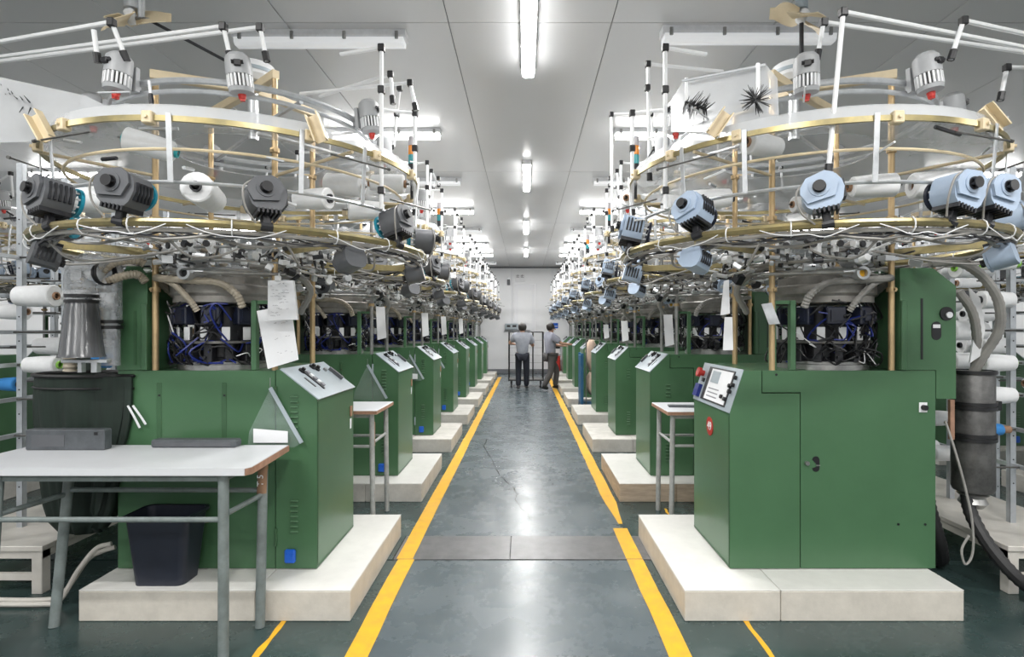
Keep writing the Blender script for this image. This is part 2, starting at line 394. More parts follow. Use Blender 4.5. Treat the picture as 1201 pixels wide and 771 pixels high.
# ------------------------------------------------------------------ knitting machines
def feeder_meshes(c, rim):
    hs = MB().prism([(-.06, 0), (-.085, .02), (-.10, .06), (-.10, .12), (-.085, .15), (-.055, .17), (.03, .18), (.07, .165), (.092, .13), (.10, .09), (.085, .03), (.06, 0)], -.08, .075, 'y').mesh('housing', c)
    fr = MB().prism([(-.08, .035), (-.108, .09), (-.102, .125), (-.07, .168), (.02, .19), (.06, .17), (.078, .12), (.05, .05)], -.098, -.082, 'y').cyl((-.015, -.098, .11), (-.015, -.104, .11), .05, n=20).mesh('front_plate', c)
    rb = MB()
    for i in range(6): rb.box(-.058+i*.022, -.048+i*.022, -.084, .078, -.022, .004)
    for i in range(5): rb.box(.0845, .104, -.06+i*.026, -.048+i*.026, .04, .135)
    rb = rb.mesh('cooling_rib', 'dark')
    kn = MB().cyl((-.015, -.104, .11), (-.015, -.112, .11), .033, n=16).cyl((-.015, -.112, .11), (-.015, -.126, .11), .014, n=12)
    for q in range(5):
        t = 2*pi*q/5; kn.cyl((-.015+.024*cos(t), -.11, .11+.024*sin(t)), (-.015+.024*cos(t), -.132, .11+.024*sin(t)), .0065, n=6)
    kn = kn.cyl((-.015, -.130, .11), (-.015, -.136, .11), .029, n=16).mesh('yarn_wheel', 'black')
    di = MB().lathe([(.05, .115), (.082, .115), (.082, .135), (.05, .135)], 22, Matrix.Translation((0, 0, .09)) @ Matrix.Rotation(-pi/2, 4, 'X'), closed=True)
    di = di.mesh('back_rim', rim)
    cg = MB()
    for q in range(10):
        t = 2*pi*q/10; cg.cyl((.066*cos(t), .074, .09+.066*sin(t)), (.066*cos(t), .118, .09+.066*sin(t)), .006, n=6)
    cg = cg.mesh('rod_cage', 'white_pl')
    cl = MB().box(-.02, .02, -.02, .02, -.085, .004, b=.004).cyl((-.03, 0, -.075), (.03, 0, -.075), .026, n=10).mesh('clamp', 'dark')
    cb = MB().tube(spline([(-.07, -.08, .16), (-.125, -.09, .1), (-.115, -.07, 0), (-.06, -.03, -.07)], 6), .0055, 6).mesh('cable', 'hosegrey')
    return hs, fr, rb, kn, di, cl, cg, cb
FEED = {'L': feeder_meshes('grey_feed', 'teal'), 'R': feeder_meshes('blue_feed', 'navy')}
FNAMES = ('housing', 'front_plate', 'cooling_ribs', 'yarn_wheel', 'back_rim', 'clamp', 'rod_cage', 'cable')

def blower_meshes():
    b = MB().lathe([(0, .115), (.045, .11), (.064, .09), (.068, .06), (.068, 0), (.05, -.002), (.05, -.06), (.066, -.064), (.062, -.085), (.03, -.092), (0, -.092)], 20).mesh('motor_body', 'motor')
    f = MB()
    for i in range(20):
        t = 2*pi*i/20; f.box(-.003, .003, .056, .067, -.062, -.002, mx=Matrix.Rotation(t, 3, 'Z'))
    f2 = MB()
    for i in range(20):
        t = 2*pi*i/20; R = Matrix.Rotation(t, 4, 'Z')
        vs = [R @ Vector(v) for v in [(x, y, z) for x in (-.0045, .0045) for y in (.054, .067) for z in (-.062, -.002)]]
        f2.add(vs, [(0, 1, 3, 2), (4, 6, 7, 5), (0, 4, 5, 1), (2, 3, 7, 6), (0, 2, 6, 4), (1, 5, 7, 3)])
    g = f2.mesh('vent_grille', 'white_pl')
    k = MB().lathe([(.049, -.06), (.0485, -.0), (.053, -.0), (.053, -.06)], 20, closed=True).mesh('grille_core', 'black')
    r = MB().cyl((.0, 0, -.092), (.0, .0, -.115), .022, .018, n=10).box(-.012, .012, -.012, .012, -.125, -.11).mesh('red_plug', 'red')
    a = MB().prism([(-.06, -.06), (-.045, .07), (.045, .07), (.06, -.06)], .062, .085, 'y').box(-.02, .02, .08, .12, -.03, .03).mesh('mount', 'motor')
    c = MB().box(-.018, .018, -.082, -.06, .03, .06, b=.003).cyl((-.03, -.07, .05), (.03, -.07, .05), .01, n=8).mesh('pipe_clamp', 'black')
    return b, g, k, r, a, c
BLOW = blower_meshes(); BN = ('motor_body', 'vent_grille', 'grille_core', 'red_plug', 'mount', 'pipe_clamp')
def guide_mesh():
    a = MB().box(-.012, .012, -.02, .02, -.03, .035, b=.004).cyl((0, -.02, .01), (0, -.045, .01), .012, n=8).cyl((0, 0, .03), (0, 0, .075), .004, n=6)
    b = MB().cyl((0, -.01, -.03), (0, -.02, -.075), .009, .004, n=8).cyl((0, -.046, .01), (0, -.055, .01), .018, n=10)
    return a.mesh('guide_body', 'white_pl'), b.mesh('guide_tip', 'black')
GUI = guide_mesh()
louv = MB().box(-.022, .022, -.012, 0, -.003, .007, b=.004).mesh('louver', 'green_lt')
btn = MB().box(-.012, .012, -.012, .012, 0, .012, b=.003).mesh('push_button', 'paper')
knb = MB().cyl((0, 0, 0), (0, 0, .012), .016, n=12).cyl((0, 0, .012), (0, 0, .03), .01, n=10).mesh('knob', 'black')
card = MB().box(-.021, .021, -.004, .004, 0, .075, b=.002).mesh('white_card', 'white_pl')
act = MB().box(-.022, .022, -.03, .03, 0, .105, b=.004).cyl((-.01, -.03, .03), (-.01, -.05, .03), .008, n=6).cyl((.01, -.03, .07), (.01, -.045, .07), .007, n=6).mesh('actuator', 'dark')
valve = {'L': MB().box(-.05, .05, -.035, .035, 0, .10, b=.006).box(-.03, .03, -.045, -.03, .02, .08).mesh('valve_box', 'navy')}
valve['R'] = valve['L']
hang = MB().box(-.011, .011, -.003, .003, -.27, .02, b=.001).mesh('hanger_bar', 'alu')
clampb = MB().box(-.022, .022, -.02, .02, -.026, .026, b=.004).cyl((0, -.02, 0), (0, -.03, 0), .008, n=8).mesh('ring_clamp', 'cream')
spike = MB().cyl((0, .03, 0), (0, -.26, .0), .0045, n=6).cyl((0, -.26, 0), (0, -.272, 0), .008, n=8).mesh('spindle', 'steel_dk')

def pol(R, a, z, cu=0, cv=0): return (cu+R*sin(radians(a)), cv-R*cos(radians(a)), z)

def make_machine(side, front):
    s = SG[side]; rnd = random.Random(11 if side == 'L' else 23)
    root = thing('knitting_machine', 'x', 'machine', (XC[side], yc(0 if front else 1), PH))
    OFF = (0, 0, -PH)
    def part(name, mb, mt, parent=None, loc=None): return mb.build(name, mt, parent or root, OFF if (parent is None and loc is None) else (loc or (0, 0, 0)))
    def put(name, me, p, rz=0, parent=None, rot=None):
        q = (s*p[0], p[1], p[2]-(PH if parent is None else 0))
        return inst(name, me, parent or root, q, rot if rot else (0, 0, s*rz))
    RC, RA, RB, RW = (1.0, .965, .93, .78) if front else (.84, .84, .82, .70)
    ZCR, ZA, ZB, ZW = 1.945, 2.39, 2.13, 2.675
    bo = -.65 if side == 'L' else -.687
    # --- body
    if side == 'L':
        poly = [(bo, .165), (.225, .165), (.225, 1.267), (bo, 1.267)]
        cpoly = [(.231, .165), (.46, .165), (.46, 1.11), (.256, 1.272), (.231, 1.272)]
        slope = ((.46, 1.11), (.256, 1.272))
    else:
        t0 = (.383, 1.267) if front else (.30, 1.267); z1 = 1.034 if front else 1.11
        poly = [(bo, .165), (.064, .165), (.064, 1.146), (.277, 1.146), (.277, 1.267), (bo, 1.267)]
        cpoly = [(.070, .165), (.46, .165), (.46, z1), t0, (.283, 1.267), (.283, 1.140), (.070, 1.140)]
        slope = ((.46, z1), t0)
    body = part('cabinet_body', MB(s).prism(poly, -.21, .50), 'green')
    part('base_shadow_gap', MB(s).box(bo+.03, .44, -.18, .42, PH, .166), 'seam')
    if side == 'L':
        for u in (-.42, -.058):
            part('panel_groove', MB(s).box(u-.014, u+.014, -.2145, -.208, .84, 1.20, b=.003), 'green_dk', body)  # raised strip, the groove's shade put into its darker green
            part('groove_screw', MB(s).cyl((u+.004, -.213, 1.13), (u+.004, -.219, 1.13), .006, n=8), 'black', body)
    else:
        lk = part('door_lock', MB(s).prism([(-.012+.0, 0)]+[(.02*cos(t), .035+.02*sin(t)) for t in [pi*i/8 for i in range(9)]][::1]+[(.02*cos(t), -.012+.02*sin(t)) for t in [pi+pi*i/8 for i in range(9)]], -.2125, -.2085), 'black', body, (s*-.02, 0, .735))
        part('lock_lever', MB(s).box(-.022, .0, -.2165, -.2115, .002, .007), 'steel', lk)
        part('lock_knob', MB(s).cyl((.032, -.21, .752), (.032, -.226, .752), .012, n=12), 'steel', body)
        sp = part('switch_plate', MB(s).box(-.640, -.595, -.2135, -.2095, 1.035, 1.09, b=.001), 'paper', body)
        part('rotary_switch', MB(s).cyl((-.6175, -.2135, 1.0625), (-.6175, -.235, 1.0625), .015, n=14), 'black', sp)
        for (u, z) in ((-.48, .41), (-.63, .41), (.2, 1.245)):
            part('bolt_hole', MB(s).cyl((u, -.2095, z), (u, -.2125, z), .007, n=10), 'black', body)
    # --- control cabinet with sloping panel towards the aisle
    cab = part('control_cabinet', MB(s).prism(cpoly, -.212, .44), 'green')
    (ua, za), (ub, zb) = slope
    L = math.hypot(ua-ub, zb-za); ang = math.atan2(zb-za, ua-ub)   # slope downwards to the aisle
    def onslope(t, v, h):   # t 0 at aisle edge .. 1 at top
        return (ua+(ub-ua)*t+h*sin(ang), v, za+(zb-za)*t+h*cos(ang))
    def slopebox(t0_, t1_, v0, v1, h0, h1):
        vs = [onslope(t, v, h) for t in (t0_, t1_) for v in (v0, v1) for h in (h0, h1)]
        return MB(s).add(vs, [(0, 1, 3, 2), (4, 6, 7, 5), (0, 4, 5, 1), (2, 3, 7, 6), (0, 2, 6, 4), (1, 5, 7, 3)])
    if side == 'L' or not front:
        part('control_panel', slopebox(-.04, 1.01, -.216, .444, .0005, .007), 'panel', cab)
        for i in range(5):
            part('push_button', slopebox(.25+.11*i, .33+.11*i, .0, .032, .007, .02), 'paper' if i % 2 else 'ink', cab)
        part('button_strip', slopebox(.18, .80, -.02, .0, .007, .012), 'black', cab)
        part('label_slot', slopebox(.3, .62, -.09, -.07, .007, .009), 'black', cab)
        for (t, v) in ((.82, -.02), (.88, .17), (.8, .2)):
            p0 = onslope(t, v, .007); p1 = onslope(t, v, .018); p2 = onslope(t, v, .034)
            part('knob', MB(s).cyl(p0, p1, .022, n=12).cyl(p1, p2, .012, n=10), 'black', cab)
        part('handle_bar', slopebox(.30, .72, .36, .385, .007, .028), 'grey_feed', cab)
        part('red_button', MB(s).cyl(onslope(.72, .30, .007), onslope(.72, .30, .02), .014, n=12), 'steel', cab)
        lou = [(u, z) for u in (.335,) for z in ([1.12-.0285*i for i in range(7)]+[.54-.0285*i for i in range(7)])]
        if side == 'R': lou = [(.30, .99-.035*i) for i in range(4)]+[(.30, .45-.03*i) for i in range(6)]
        for (u, z) in lou: put('louver', louv, (u, -.212, z), parent=cab)
    else:
        part('console_frame', slopebox(-.02, 1.02, -.214, .444, .0005, .006), 'panel', cab)
        part('screen_bezel', slopebox(.06, .94, -.13, .30, .006, .010), 'dark', cab)
        part('screen_sheet', slopebox(.10, .90, -.115, .235, .010, .013), 'paper', cab)
        part('display', slopebox(.55, .85, .07, .2, .013, .016), 'panel', cab)
        for q in range(3): part('sheet_print', slopebox(.18+.1*q, .21+.1*q, .02, .2, .0131, .0138), 'ink', cab)
        for (t, v) in ((.8, -.165), (.62, -.165), (.45, -.15), (.25, -.12), (.28, -.06), (.58, -.13)):
            part('knob', MB(s).cyl(onslope(t, v, .008), onslope(t, v, .026), .012, n=10), 'black', cab)
        part('emergency_button', MB(s).cyl(onslope(.72, .39, .006), onslope(.72, .39, .03), .02, n=12).cyl(onslope(.72, .39, .03), onslope(.72, .39, .05), .032, n=14), 'red', cab)
        part('blue_socket', slopebox(.08, .42, .34, .42, .006, .028), 'bluecable', cab)
        part('dark_socket', slopebox(.50, .60, .33, .36, .006, .018), 'black', cab)
        bd = part('number_badge', MB(s).cyl((.4605, .12, .90), (.4635, .12, .90), .058, n=24), 'red', cab)
        me = text_mesh('49', .075, 'badge_number', 'paper')
        inst('badge_number', me, bd, (s*.4645, .12, .90), (pi/2, 0, -pi/2))
    # edges of the aisle side door, hinges, latch, socket
    part('door_edge', MB(s).box(.4605, .463, -.206, -.198, .18, za-.02).box(.4605, .463, -.206, .435, .172, .178), 'green_dk', cab)
    for z in ((1.13, .34) if side == 'L' else ()):
        part('hinge', MB(s).cyl((.231, -.214, z-.05), (.231, -.214, z+.05), .008, n=8), 'green_dk' if front else 'panel', cab)
    if side == 'L':
        part('socket_cover', MB(s).box(.285, .345, -.236, -.211, .20, .275, b=.008).box(.292, .338, -.24, -.236, .207, .25, b=.002), 'blue', cab)
        part('latch', MB(s).box(.4605, .468, .36, .40, .92, .99, b=.003), 'core', cab)
        part('latch_label', MB(s).box(.4605, .462, .365, .395, .84, .905), 'paper', cab)
    # --- upright column at the outer side
    if side == 'L': cp_ = [(-.485, 1.27), (-.485, 1.80), (-.52, 1.85), (-.60, 1.85), (-.655, 1.76), (-.655, 1.27)]
    else: cp_ = [(-.488, 1.27), (-.488, 1.84), (-.67, 1.84), (-.80, 1.74), (-.80, 1.11), (-.69, 1.11), (-.69, 1.27)]
    clm = part('upright_column', MB(s).prism(cp_, -.212, .14), 'green')
    part('column_rib', MB(s).box(-.512, -.482, -.226, -.212, 1.27, 1.64, b=.004) if side == 'L' else MB(s).box(-.52, -.49, -.226, -.212, 1.27, 1.66, b=.004), 'green', clm)
    if side == 'R':
        part('column_slot', MB(s).box(-.615, -.603, -.2145, -.2085, 1.33, 1.67), 'black', clm)
        gg = part('gauge', MB(s).cyl((-.745, -.2125, 1.585), (-.745, -.22, 1.585), .038, n=20), 'black', clm)
        part('gauge_dial', MB(s).cyl((-.755, -.22, 1.578), (-.755, -.228, 1.578), .017, n=16), 'paper', gg)
        rc = part('column_recess', MB(s).prism([(-.69+.027*cos(t), 1.515+.027*sin(t)) for t in [pi*i/8 for i in range(9)]]+[(-.69+.027*cos(t), 1.465+.027*sin(t)) for t in [pi+pi*i/8 for i in range(9)]], -.2145, -.2085), 'black', clm)
        part('recess_cap', MB(s).box(-.71, -.67, -.217, -.2145, 1.505, 1.525), 'paper', rc)
    else:
        part('column_plate', MB(s).box(-.56, -.545, -.216, -.212, 1.3, 1.6), 'green_dk', clm)
    # --- knitting head
    hu, hv = -.18, .03; C = Matrix.Translation((hu, hv, 0))
    part('deck_plate', MB(s).lathe([(0, 1.268), (.245, 1.268), (.245, 1.298), (0, 1.298)], 40, C), 'steel')
    part('cylinder_core', MB(s).lathe([(.0, 1.298), (.19, 1.298), (.16, 1.34), (.16, 1.63), (0, 1.63)], 24, C), 'dark')
    part('cam_ring', MB(s).lathe([(.15, 1.418), (.262, 1.418), (.262, 1.432), (.15, 1.432)], 36, C, closed=True), 'steel_dk')
    part('cam_ring', MB(s).lathe([(.15, 1.30), (.235, 1.30), (.235, 1.315), (.15, 1.315)], 36, C, closed=True), 'steel')
    for i in range(14):
        a = i*360/14+7
        put('actuator', act, pol(.215, a, 1.312, hu, hv), radians(a))
    for i in range(14):
        a = i*360/14+3
        put('white_card', card, pol(.245, a, 1.436, hu, hv), radians(a))
    for i in range(9):
        a = i*40+12
        put('valve_box', valve[side], pol(.235, a, 1.525, hu, hv), radians(a))
    part('dial_plate', MB(s).lathe([(0, 1.645), (.255, 1.645), (.27, 1.65), (.27, 1.685), (.275, 1.69), (.285, 1.70), (.285, 1.745), (.27, 1.755), (0, 1.755)], 40, C), 'dialgrey')
    part('dial_drum', MB(s).lathe([(0, 1.755), (.24, 1.755), (.24, 1.80), (.19, 1.805), (.19, 1.84), (0, 1.84)], 36, C), 'dialgrey')
    part('dial_top', MB(s).box(hu-.25, hu+.17, hv-.12, hv+.12, 1.842, 1.862, b=.004).cyl((hu, hv, 1.862), (hu, hv, 2.0), .03, n=12), 'alu')
    for (u, z, rr_) in ((-.205, 1.885, .046), (-.205, 1.80, .036)):
        part('suction_nozzle', MB(s).lathe([(rr_*.62, 0), (rr_, 0), (rr_, .16), (rr_*.62, .16)], 16, Matrix.Translation((u, -.345, z)) @ Matrix.Rotation(-pi/2, 4, 'X'), closed=True), 'alu')
        part('nozzle_bore', MB(s).cyl((u, -.32, z), (u, -.19, z), rr_*.6, n=12), 'black' if z > 1.85 or side == 'L' else 'yellow')
    # beige corrugated hoses sweeping over the head
    hz = 'hose' if side == 'L' else 'hosegrey'
    part('suction_hose', hose(MB(s), [(-.47, .0, 1.70), (-.46, -.17, 1.78), (-.36, -.26, 1.775), (-.2, -.275, 1.765), (-.05, -.27, 1.75), (.03, -.25, 1.69), (.05, -.22, 1.62)], .020, 8, 9), hz)
    part('suction_hose', hose(MB(s), [(-.40, -.22, 1.78), (-.3, -.26, 1.74), (-.22, -.265, 1.66), (-.19, -.24, 1.60)], .017, 8, 9), hz)
    part('suction_hose', hose(MB(s), [(-.50, .1, 1.92), (-.47, -.16, 1.98), (-.34, -.2, 2.0), (-.2, -.1, 1.95), (-.18, .03, 1.88)], .024, 8, 9), hz)
    part('suction_hose', hose(MB(s), [(.2, .2, 1.6), (.3, .1, 1.75), (.2, -.05, 1.86), (0, -.02, 1.87)], .02, 8, 9), 'hosegrey')
    # green bracket posts beside the head
    part('bracket_post', MB(s).box(.085, .115, -.2, -.16, 1.268, 1.66, b=.003), 'green')
    if side == 'R': part('bracket_post', MB(s).box(.195, .225, -.2, -.16, 1.268, 1.66, b=.003), 'green')
    part('bracket_cap', MB(s).box(.10, .22, -.19, -.15, 1.64, 1.66), 'green')
    # wiring, uncountable
    def wires(cnt, r, zlo, zhi, R0, R1):
        mb = MB(s)
        for _ in range(cnt):
            a = rnd.uniform(0, 360); pts = []; R = rnd.uniform(R0, R1); z = rnd.uniform(zlo, zhi)
            for q in range(5):
                pts.append(pol(R+rnd.uniform(-.03, .05), a, z, hu, hv))
                a += rnd.uniform(4, 16)*rnd.choice((1, 1, -1)); z = min(zhi, max(zlo, z+rnd.uniform(-.12, .1)))
            mb.tube(spline(pts, 4), r, 4)
        return mb
    tag(part('air_tubes', wires(26 if side == 'L' else 9, .005, 1.31, 1.64, .235, .268), 'bluecable'), kind='stuff')
    tag(part('black_wiring', wires(60, .005, 1.3, 1.66, .23, .27), 'black'), kind='stuff')
    tag(part('pale_wiring', wires(4, .003, 1.3, 1.62, .25, .28), 'white_pl'), kind='stuff')
    # small fittings crowding the yarn feed zone
    fit = MB(s); fit2 = MB(s); fit3 = MB(s)
    for _ in range(95):
        a = rnd.uniform(0, 360); R = rnd.uniform(.2, .55); z = rnd.uniform(1.78, 2.02)
        p = Vector(pol(R, a, z, hu*.7, hv))
        if z < 1.84 and p.y < -.12: continue
        mx = Euler((rnd.uniform(0, 3), rnd.uniform(0, 3), rnd.uniform(0, 3))).to_matrix()
        q = rnd.random(); tgt = fit if q < .45 else (fit2 if q < .75 else fit3)
        if rnd.random() < .5:
            d = mx @ Vector((0, 0, rnd.uniform(.03, .09))); tgt.cyl(p, p+d, rnd.uniform(.006, .016), n=7)
        else:
            h = [rnd.uniform(.008, .03) for _ in range(3)]
            tgt.box(p.x-h[0], p.x+h[0], p.y-h[1], p.y+h[1], p.z-h[2], p.z+h[2], mx=mx)
    for _ in range(150):
        a = rnd.uniform(0, 360); R = rnd.uniform(.26, .58); z = rnd.gauss(1.88, .075)
        if z < 1.72 or z > 2.04: continue
        p = Vector(pol(R, a, z)); q = rnd.random()
        if z < 1.82 and p.y < -.14 or p.x < -.42 and z < 1.93: continue
        tgt = fit if q < .4 else (fit2 if q < .78 else fit3)
        t = radians(a+rnd.choice((0, 90, 90, 45))); L_ = rnd.uniform(.03, .16)
        d = Vector((sin(t), -cos(t), rnd.uniform(-.25, .25)))*L_
        if rnd.random() < .55: tgt.cyl(p, p+d, rnd.uniform(.004, .009), n=5)
        else: tgt.cyl(p, p+d*.4, rnd.uniform(.012, .026), n=8)
    for _ in range(34):
        a = rnd.uniform(0, 360); z = rnd.uniform(2.05, 2.62)
        p = Vector(pol(RB-rnd.uniform(-.01, .02), a, z)); t = radians(a+rnd.choice((0, 90, -90))); L_ = rnd.uniform(.04, .16)
        d = Vector((sin(t), -cos(t), rnd.uniform(-.3, .3)))*L_
        (fit if rnd.random() < .6 else fit3 if rnd.random() < .6 else fit2).cyl(p, p+d, rnd.uniform(.004, .010), n=5)
    tag(part('feed_fittings', fit, 'alu'), kind='stuff'); tag(part('dark_fittings', fit2, 'dark'), kind='stuff'); tag(part('white_fittings', fit3, 'white_pl'), kind='stuff')
    yt = MB(s)
    for i in range(44):
        a = i*360/44+rnd.uniform(-3, 3)
        yt.cyl(pol(.40, a, 1.95, -.02, 0), pol(RB-.03, a+rnd.uniform(-14, 14), ZB-.025 if not front or not -50 < a < 60 else ZCR+.02), .0012, n=3)
    tag(part('yarn_threads', yt, 'yarn'), kind='stuff')
    br = MB(s)
    for i in range(5):
        a = i*72+20; t = radians(a); p = Vector(pol(.34, a, 1.80+.03*(i % 3))); d = Vector((cos(t), sin(t), 0))*.2
        br.cyl(p-d, p+d, .009, n=6)
    part('cross_rods', br, 'steel')
    part('lower_cable_ring', MB(s).torus(.36, 1.87, .012, 48, 6, (-.12, .03)).torus(.34, 1.80, .008, 48, 6, (-.12, .03)), 'hosegrey')
    part('lower_cable_ring', MB(s).torus(.38, 1.82, .007, 48, 6, (-.12, .03)), 'steel')
    # yarn guides on their own ring
    part('guide_ring', MB(s).torus(.40, 1.93, .007, 40, 6, (-.02, 0)).torus(.40, 1.86, .006, 40, 6, (-.02, 0)), 'steel')
    for i in range(22):
        a = i*360/22
        o = put('yarn_guide', GUI[0], pol(.40, a, 1.93, -.02, 0), radians(a)); inst('guide_tip', GUI[1], o)
    rods = MB(s)
    for i in range(9):
        a = i*40+5; rods.cyl(pol(.40, a, 1.93, -.02, 0), pol(.20, a, 1.86, -.14, 0), .006, n=5)
    part('guide_rods', rods, 'steel')
    # --- posts, beams and rings
    for (u, v) in ((-.455, -.19), (.215, -.19), (-.455, .36), (.215, .36)):
        part('creel_post', MB(s).cyl((u, v, 1.268), (u, v, 2.90), .0165, n=12), 'copper' if front or u < 0 else 'steel')
        for z in (1.72, 2.0, 2.12, 2.5):
            part('post_collar', MB(s).cyl((u, v, z-.012), (u, v, z+.012), .026, n=12).box(u-.006, u+.006, v-.042, v-.02, z-.006, z+.006), 'copper')
        m_ = Vector((0, 0, 2.885)); p_ = Vector((u*1.05, v*1.05, 2.885)); d_ = m_-p_
        mx = Matrix.Rotation(math.atan2(d_.y, d_.x), 3, 'Z'); c_ = (m_+p_)/2
        part('top_beam', MB(s).box(c_.x-d_.length*.5, c_.x+d_.length*.5, c_.y-.02, c_.y+.02, 2.90, 2.95, b=.003, mx=mx), 'cream')
        q = Vector((u, v, 0)); o_ = q.normalized()*(RC-.01)
        ou = Vector((math.copysign(RC*.78, u), math.copysign(RC*.62, v), 0))
        d_ = ou-q; mx = Matrix.Rotation(math.atan2(d_.y, d_.x), 3, 'Z'); c_ = (ou+q)/2
        part('ring_arm', MB(s).box(c_.x-d_.length/2, c_.x+d_.length/2, c_.y-.006, c_.y+.006, 1.905, 1.945, b=.002, mx=mx), 'brass')
        ou = Vector((math.copysign(RA*.80, u), math.copysign(RA*.60, v), 0)); d_ = ou-q
        part('upper_arm', MB(s).tube([(q.x, q.y, 2.36), (ou.x, ou.y, 2.37)], .009, 6), 'cream')
    part('centre_dome', MB(s).lathe([(0, 2.95), (.11, 2.95), (.135, 2.98), (.135, 3.03), (.12, 3.06), (.06, 3.085), (0, 3.09)], 28), 'white_pl')
    part('dome_band', MB(s).lathe([(.136, 3.0), (.139, 3.0), (.139, 3.02), (.136, 3.02)], 28, closed=True), 'panel')
    part('lower_ring', MB(s).torus(RC, ZCR, .019, 72, 8), 'brass')
    part('cable_ring', MB(s).torus(RC-.012, ZCR-.03, .010, 64, 6), 'hosegrey')
    cbl = MB(s)
    for q in range(3):
        cbl.tube([pol(RC-.02+.012*rnd.uniform(-1, 1), i*6, ZCR-.04+rnd.uniform(-.022, .012)) for i in range(60)], .0045, 4, closed=True)
    tag(part('ring_cables', cbl, 'dark'), kind='stuff')
    cb2 = MB(s)
    for q in range(2):
        cb2.tube([pol(RC-.03-.02*q+.02*sin(i*.9+q), i*6, ZCR-.052-.018*sin(i*1.3+2*q)-.012*q) for i in range(60)], .0065, 5, closed=True)
    for a0 in (-60, -33, 5, 33, 60, 100, 150, 230):
        pts = [pol(RC-.02, a0, ZCR-.03), pol(RC-.10, a0+5, ZCR-.13+rnd.uniform(-.03, .02)), pol(RC-.3, a0+9, ZCR-.10), pol(.42, a0+12, 1.92)]
        cb2.tube(spline(pts, 5), .006, 5)
    tag(part('cable_bundle', cb2, 'hosegrey'), kind='stuff')
    tie = MB(s)
    for a in range(-75, 285, 20):
        p = pol(RC, a+rnd.uniform(-6, 6), ZCR-.012); t = radians(a)
        tie.tube([(p[0]+.030*cos(b)*sin(t), p[1]-.030*cos(b)*cos(t), p[2]+.034*sin(b)) for b in [2*pi*i/10 for i in range(10)]], .003, 4, closed=True)
    tag(part('cable_ties', tie, 'white_pl'), kind='stuff')
    wl = MB(s)
    for a0 in (-42, -14, 12, 44, 82, 140, 220):
        sp = []
        for i in range(7): sp.append(pol(RC+.02, a0+i*3.6, ZCR-.01-.045*sin(pi*i/6)*rnd.uniform(.6, 1.2)))
        wl.tube(spline(sp, 3), .0025, 4)
    tag(part('loose_leads', wl, 'white_pl'), kind='stuff')
    part('hanger_ring', MB(s).torus(RB, ZB, .0085, 64, 6), 'alu')
    part('hanger_ring', MB(s).torus(RB-.06, ZB+.16, .007, 56, 6), 'cream')
    part('upper_ring', MB(s).ring(RA, ZA, .012, .024, 72), 'brass')
    part('blower_ring', MB(s).torus(RW-.10, ZW+.0, .016, 64, 8).torus(RW-.10, ZW-.05, .012, 64, 8), 'alu')
    part('acrylic_cover', MB(s).lathe([(RA-.005, ZA+.015), (RA-.03, ZA+.072), (.42, ZA+.13), (.42, ZA+.126), (RA-.034, ZA+.067), (RA-.009, ZA+.015)], 56, closed=True), 'acryl')
    for a in (-52, -24, 2, 40, 62, 84, 120, 165, 210, 260):
        put('ring_clamp', clampb, pol(RA, a, ZA), radians(a))
    for a in (-30, 7, 38, 57, 92, 130, 170, 212, 255, 300):
        put('hanger_bar', hang, pol(RA+.012, a, ZA), radians(a), rot=(radians(4), 0, s*radians(a)))
    part('blower_arms', MB(s).tube([pol(RW-.1, 45, ZW-.02), pol(.2, 45, ZW+.0), pol(RW-.1, 225, ZW-.02)], .012, 6).tube([pol(RW-.1, 135, ZW-.02), pol(.2, 135, ZW), pol(RW-.1, 315, ZW-.02)], .012, 6), 'alu')
    part('blower_hub', MB(s).cyl((0, 0, ZW-.05), (0, 0, 2.95), .03, n=12), 'alu')
    # --- feeders on the lower ring
    if side == 'L': fa = [(-26, -14, 8), (-3, 6, -4), (29, 0, 3), (70, 20, -6), (108, 0, 4), (140, 0, 0), (176, 0, 0), (216, 0, 0), (285, 0, 0)]
    else: fa = [(-23, -16, 6), (-11, -22, -4), (19, 0, 2), (51, 24, -6), (84, 8, 4), (120, 0, 0), (150, 0, 0), (185, 0, 0), (225, 0, 0), (295, 0, 0)]
    for (a, tl, tw) in fa:
        if front and 135 < a < 225: continue
        p = pol(RC, a, ZCR+.06)
        f = thing('yarn_feeder', None, None, (s*p[0], p[1], p[2]-PH)); f.parent = root
        f.rotation_euler = Euler((radians(-8+rnd.uniform(-9, 9)), radians(tl+rnd.uniform(-10, 10))*s, s*radians(a+tw+rnd.uniform(-8, 8)))); f.scale = (.8, .72 if front else .58, .8)
        for nm, me in zip(FNAMES, FEED[side]): inst(nm, me, f)
    for a in (-40, 53, 96, 175):
        p = pol(RC-.06, a, ZCR-.05)
        f = thing('yarn_feeder', None, None, (s*p[0], p[1], p[2]-PH)); f.parent = root
        f.rotation_euler = Euler((radians(165), 0, s*radians(a))); f.scale = (.62, .62, .62)
        for nm, me in zip(FNAMES[:4]+FNAMES[5:6], FEED[side][:4]+FEED[side][5:6]): inst(nm, me, f)
    # --- blowers and their white pipes
    bl = (-68, -20, 22, 75, 120, 170, 225)
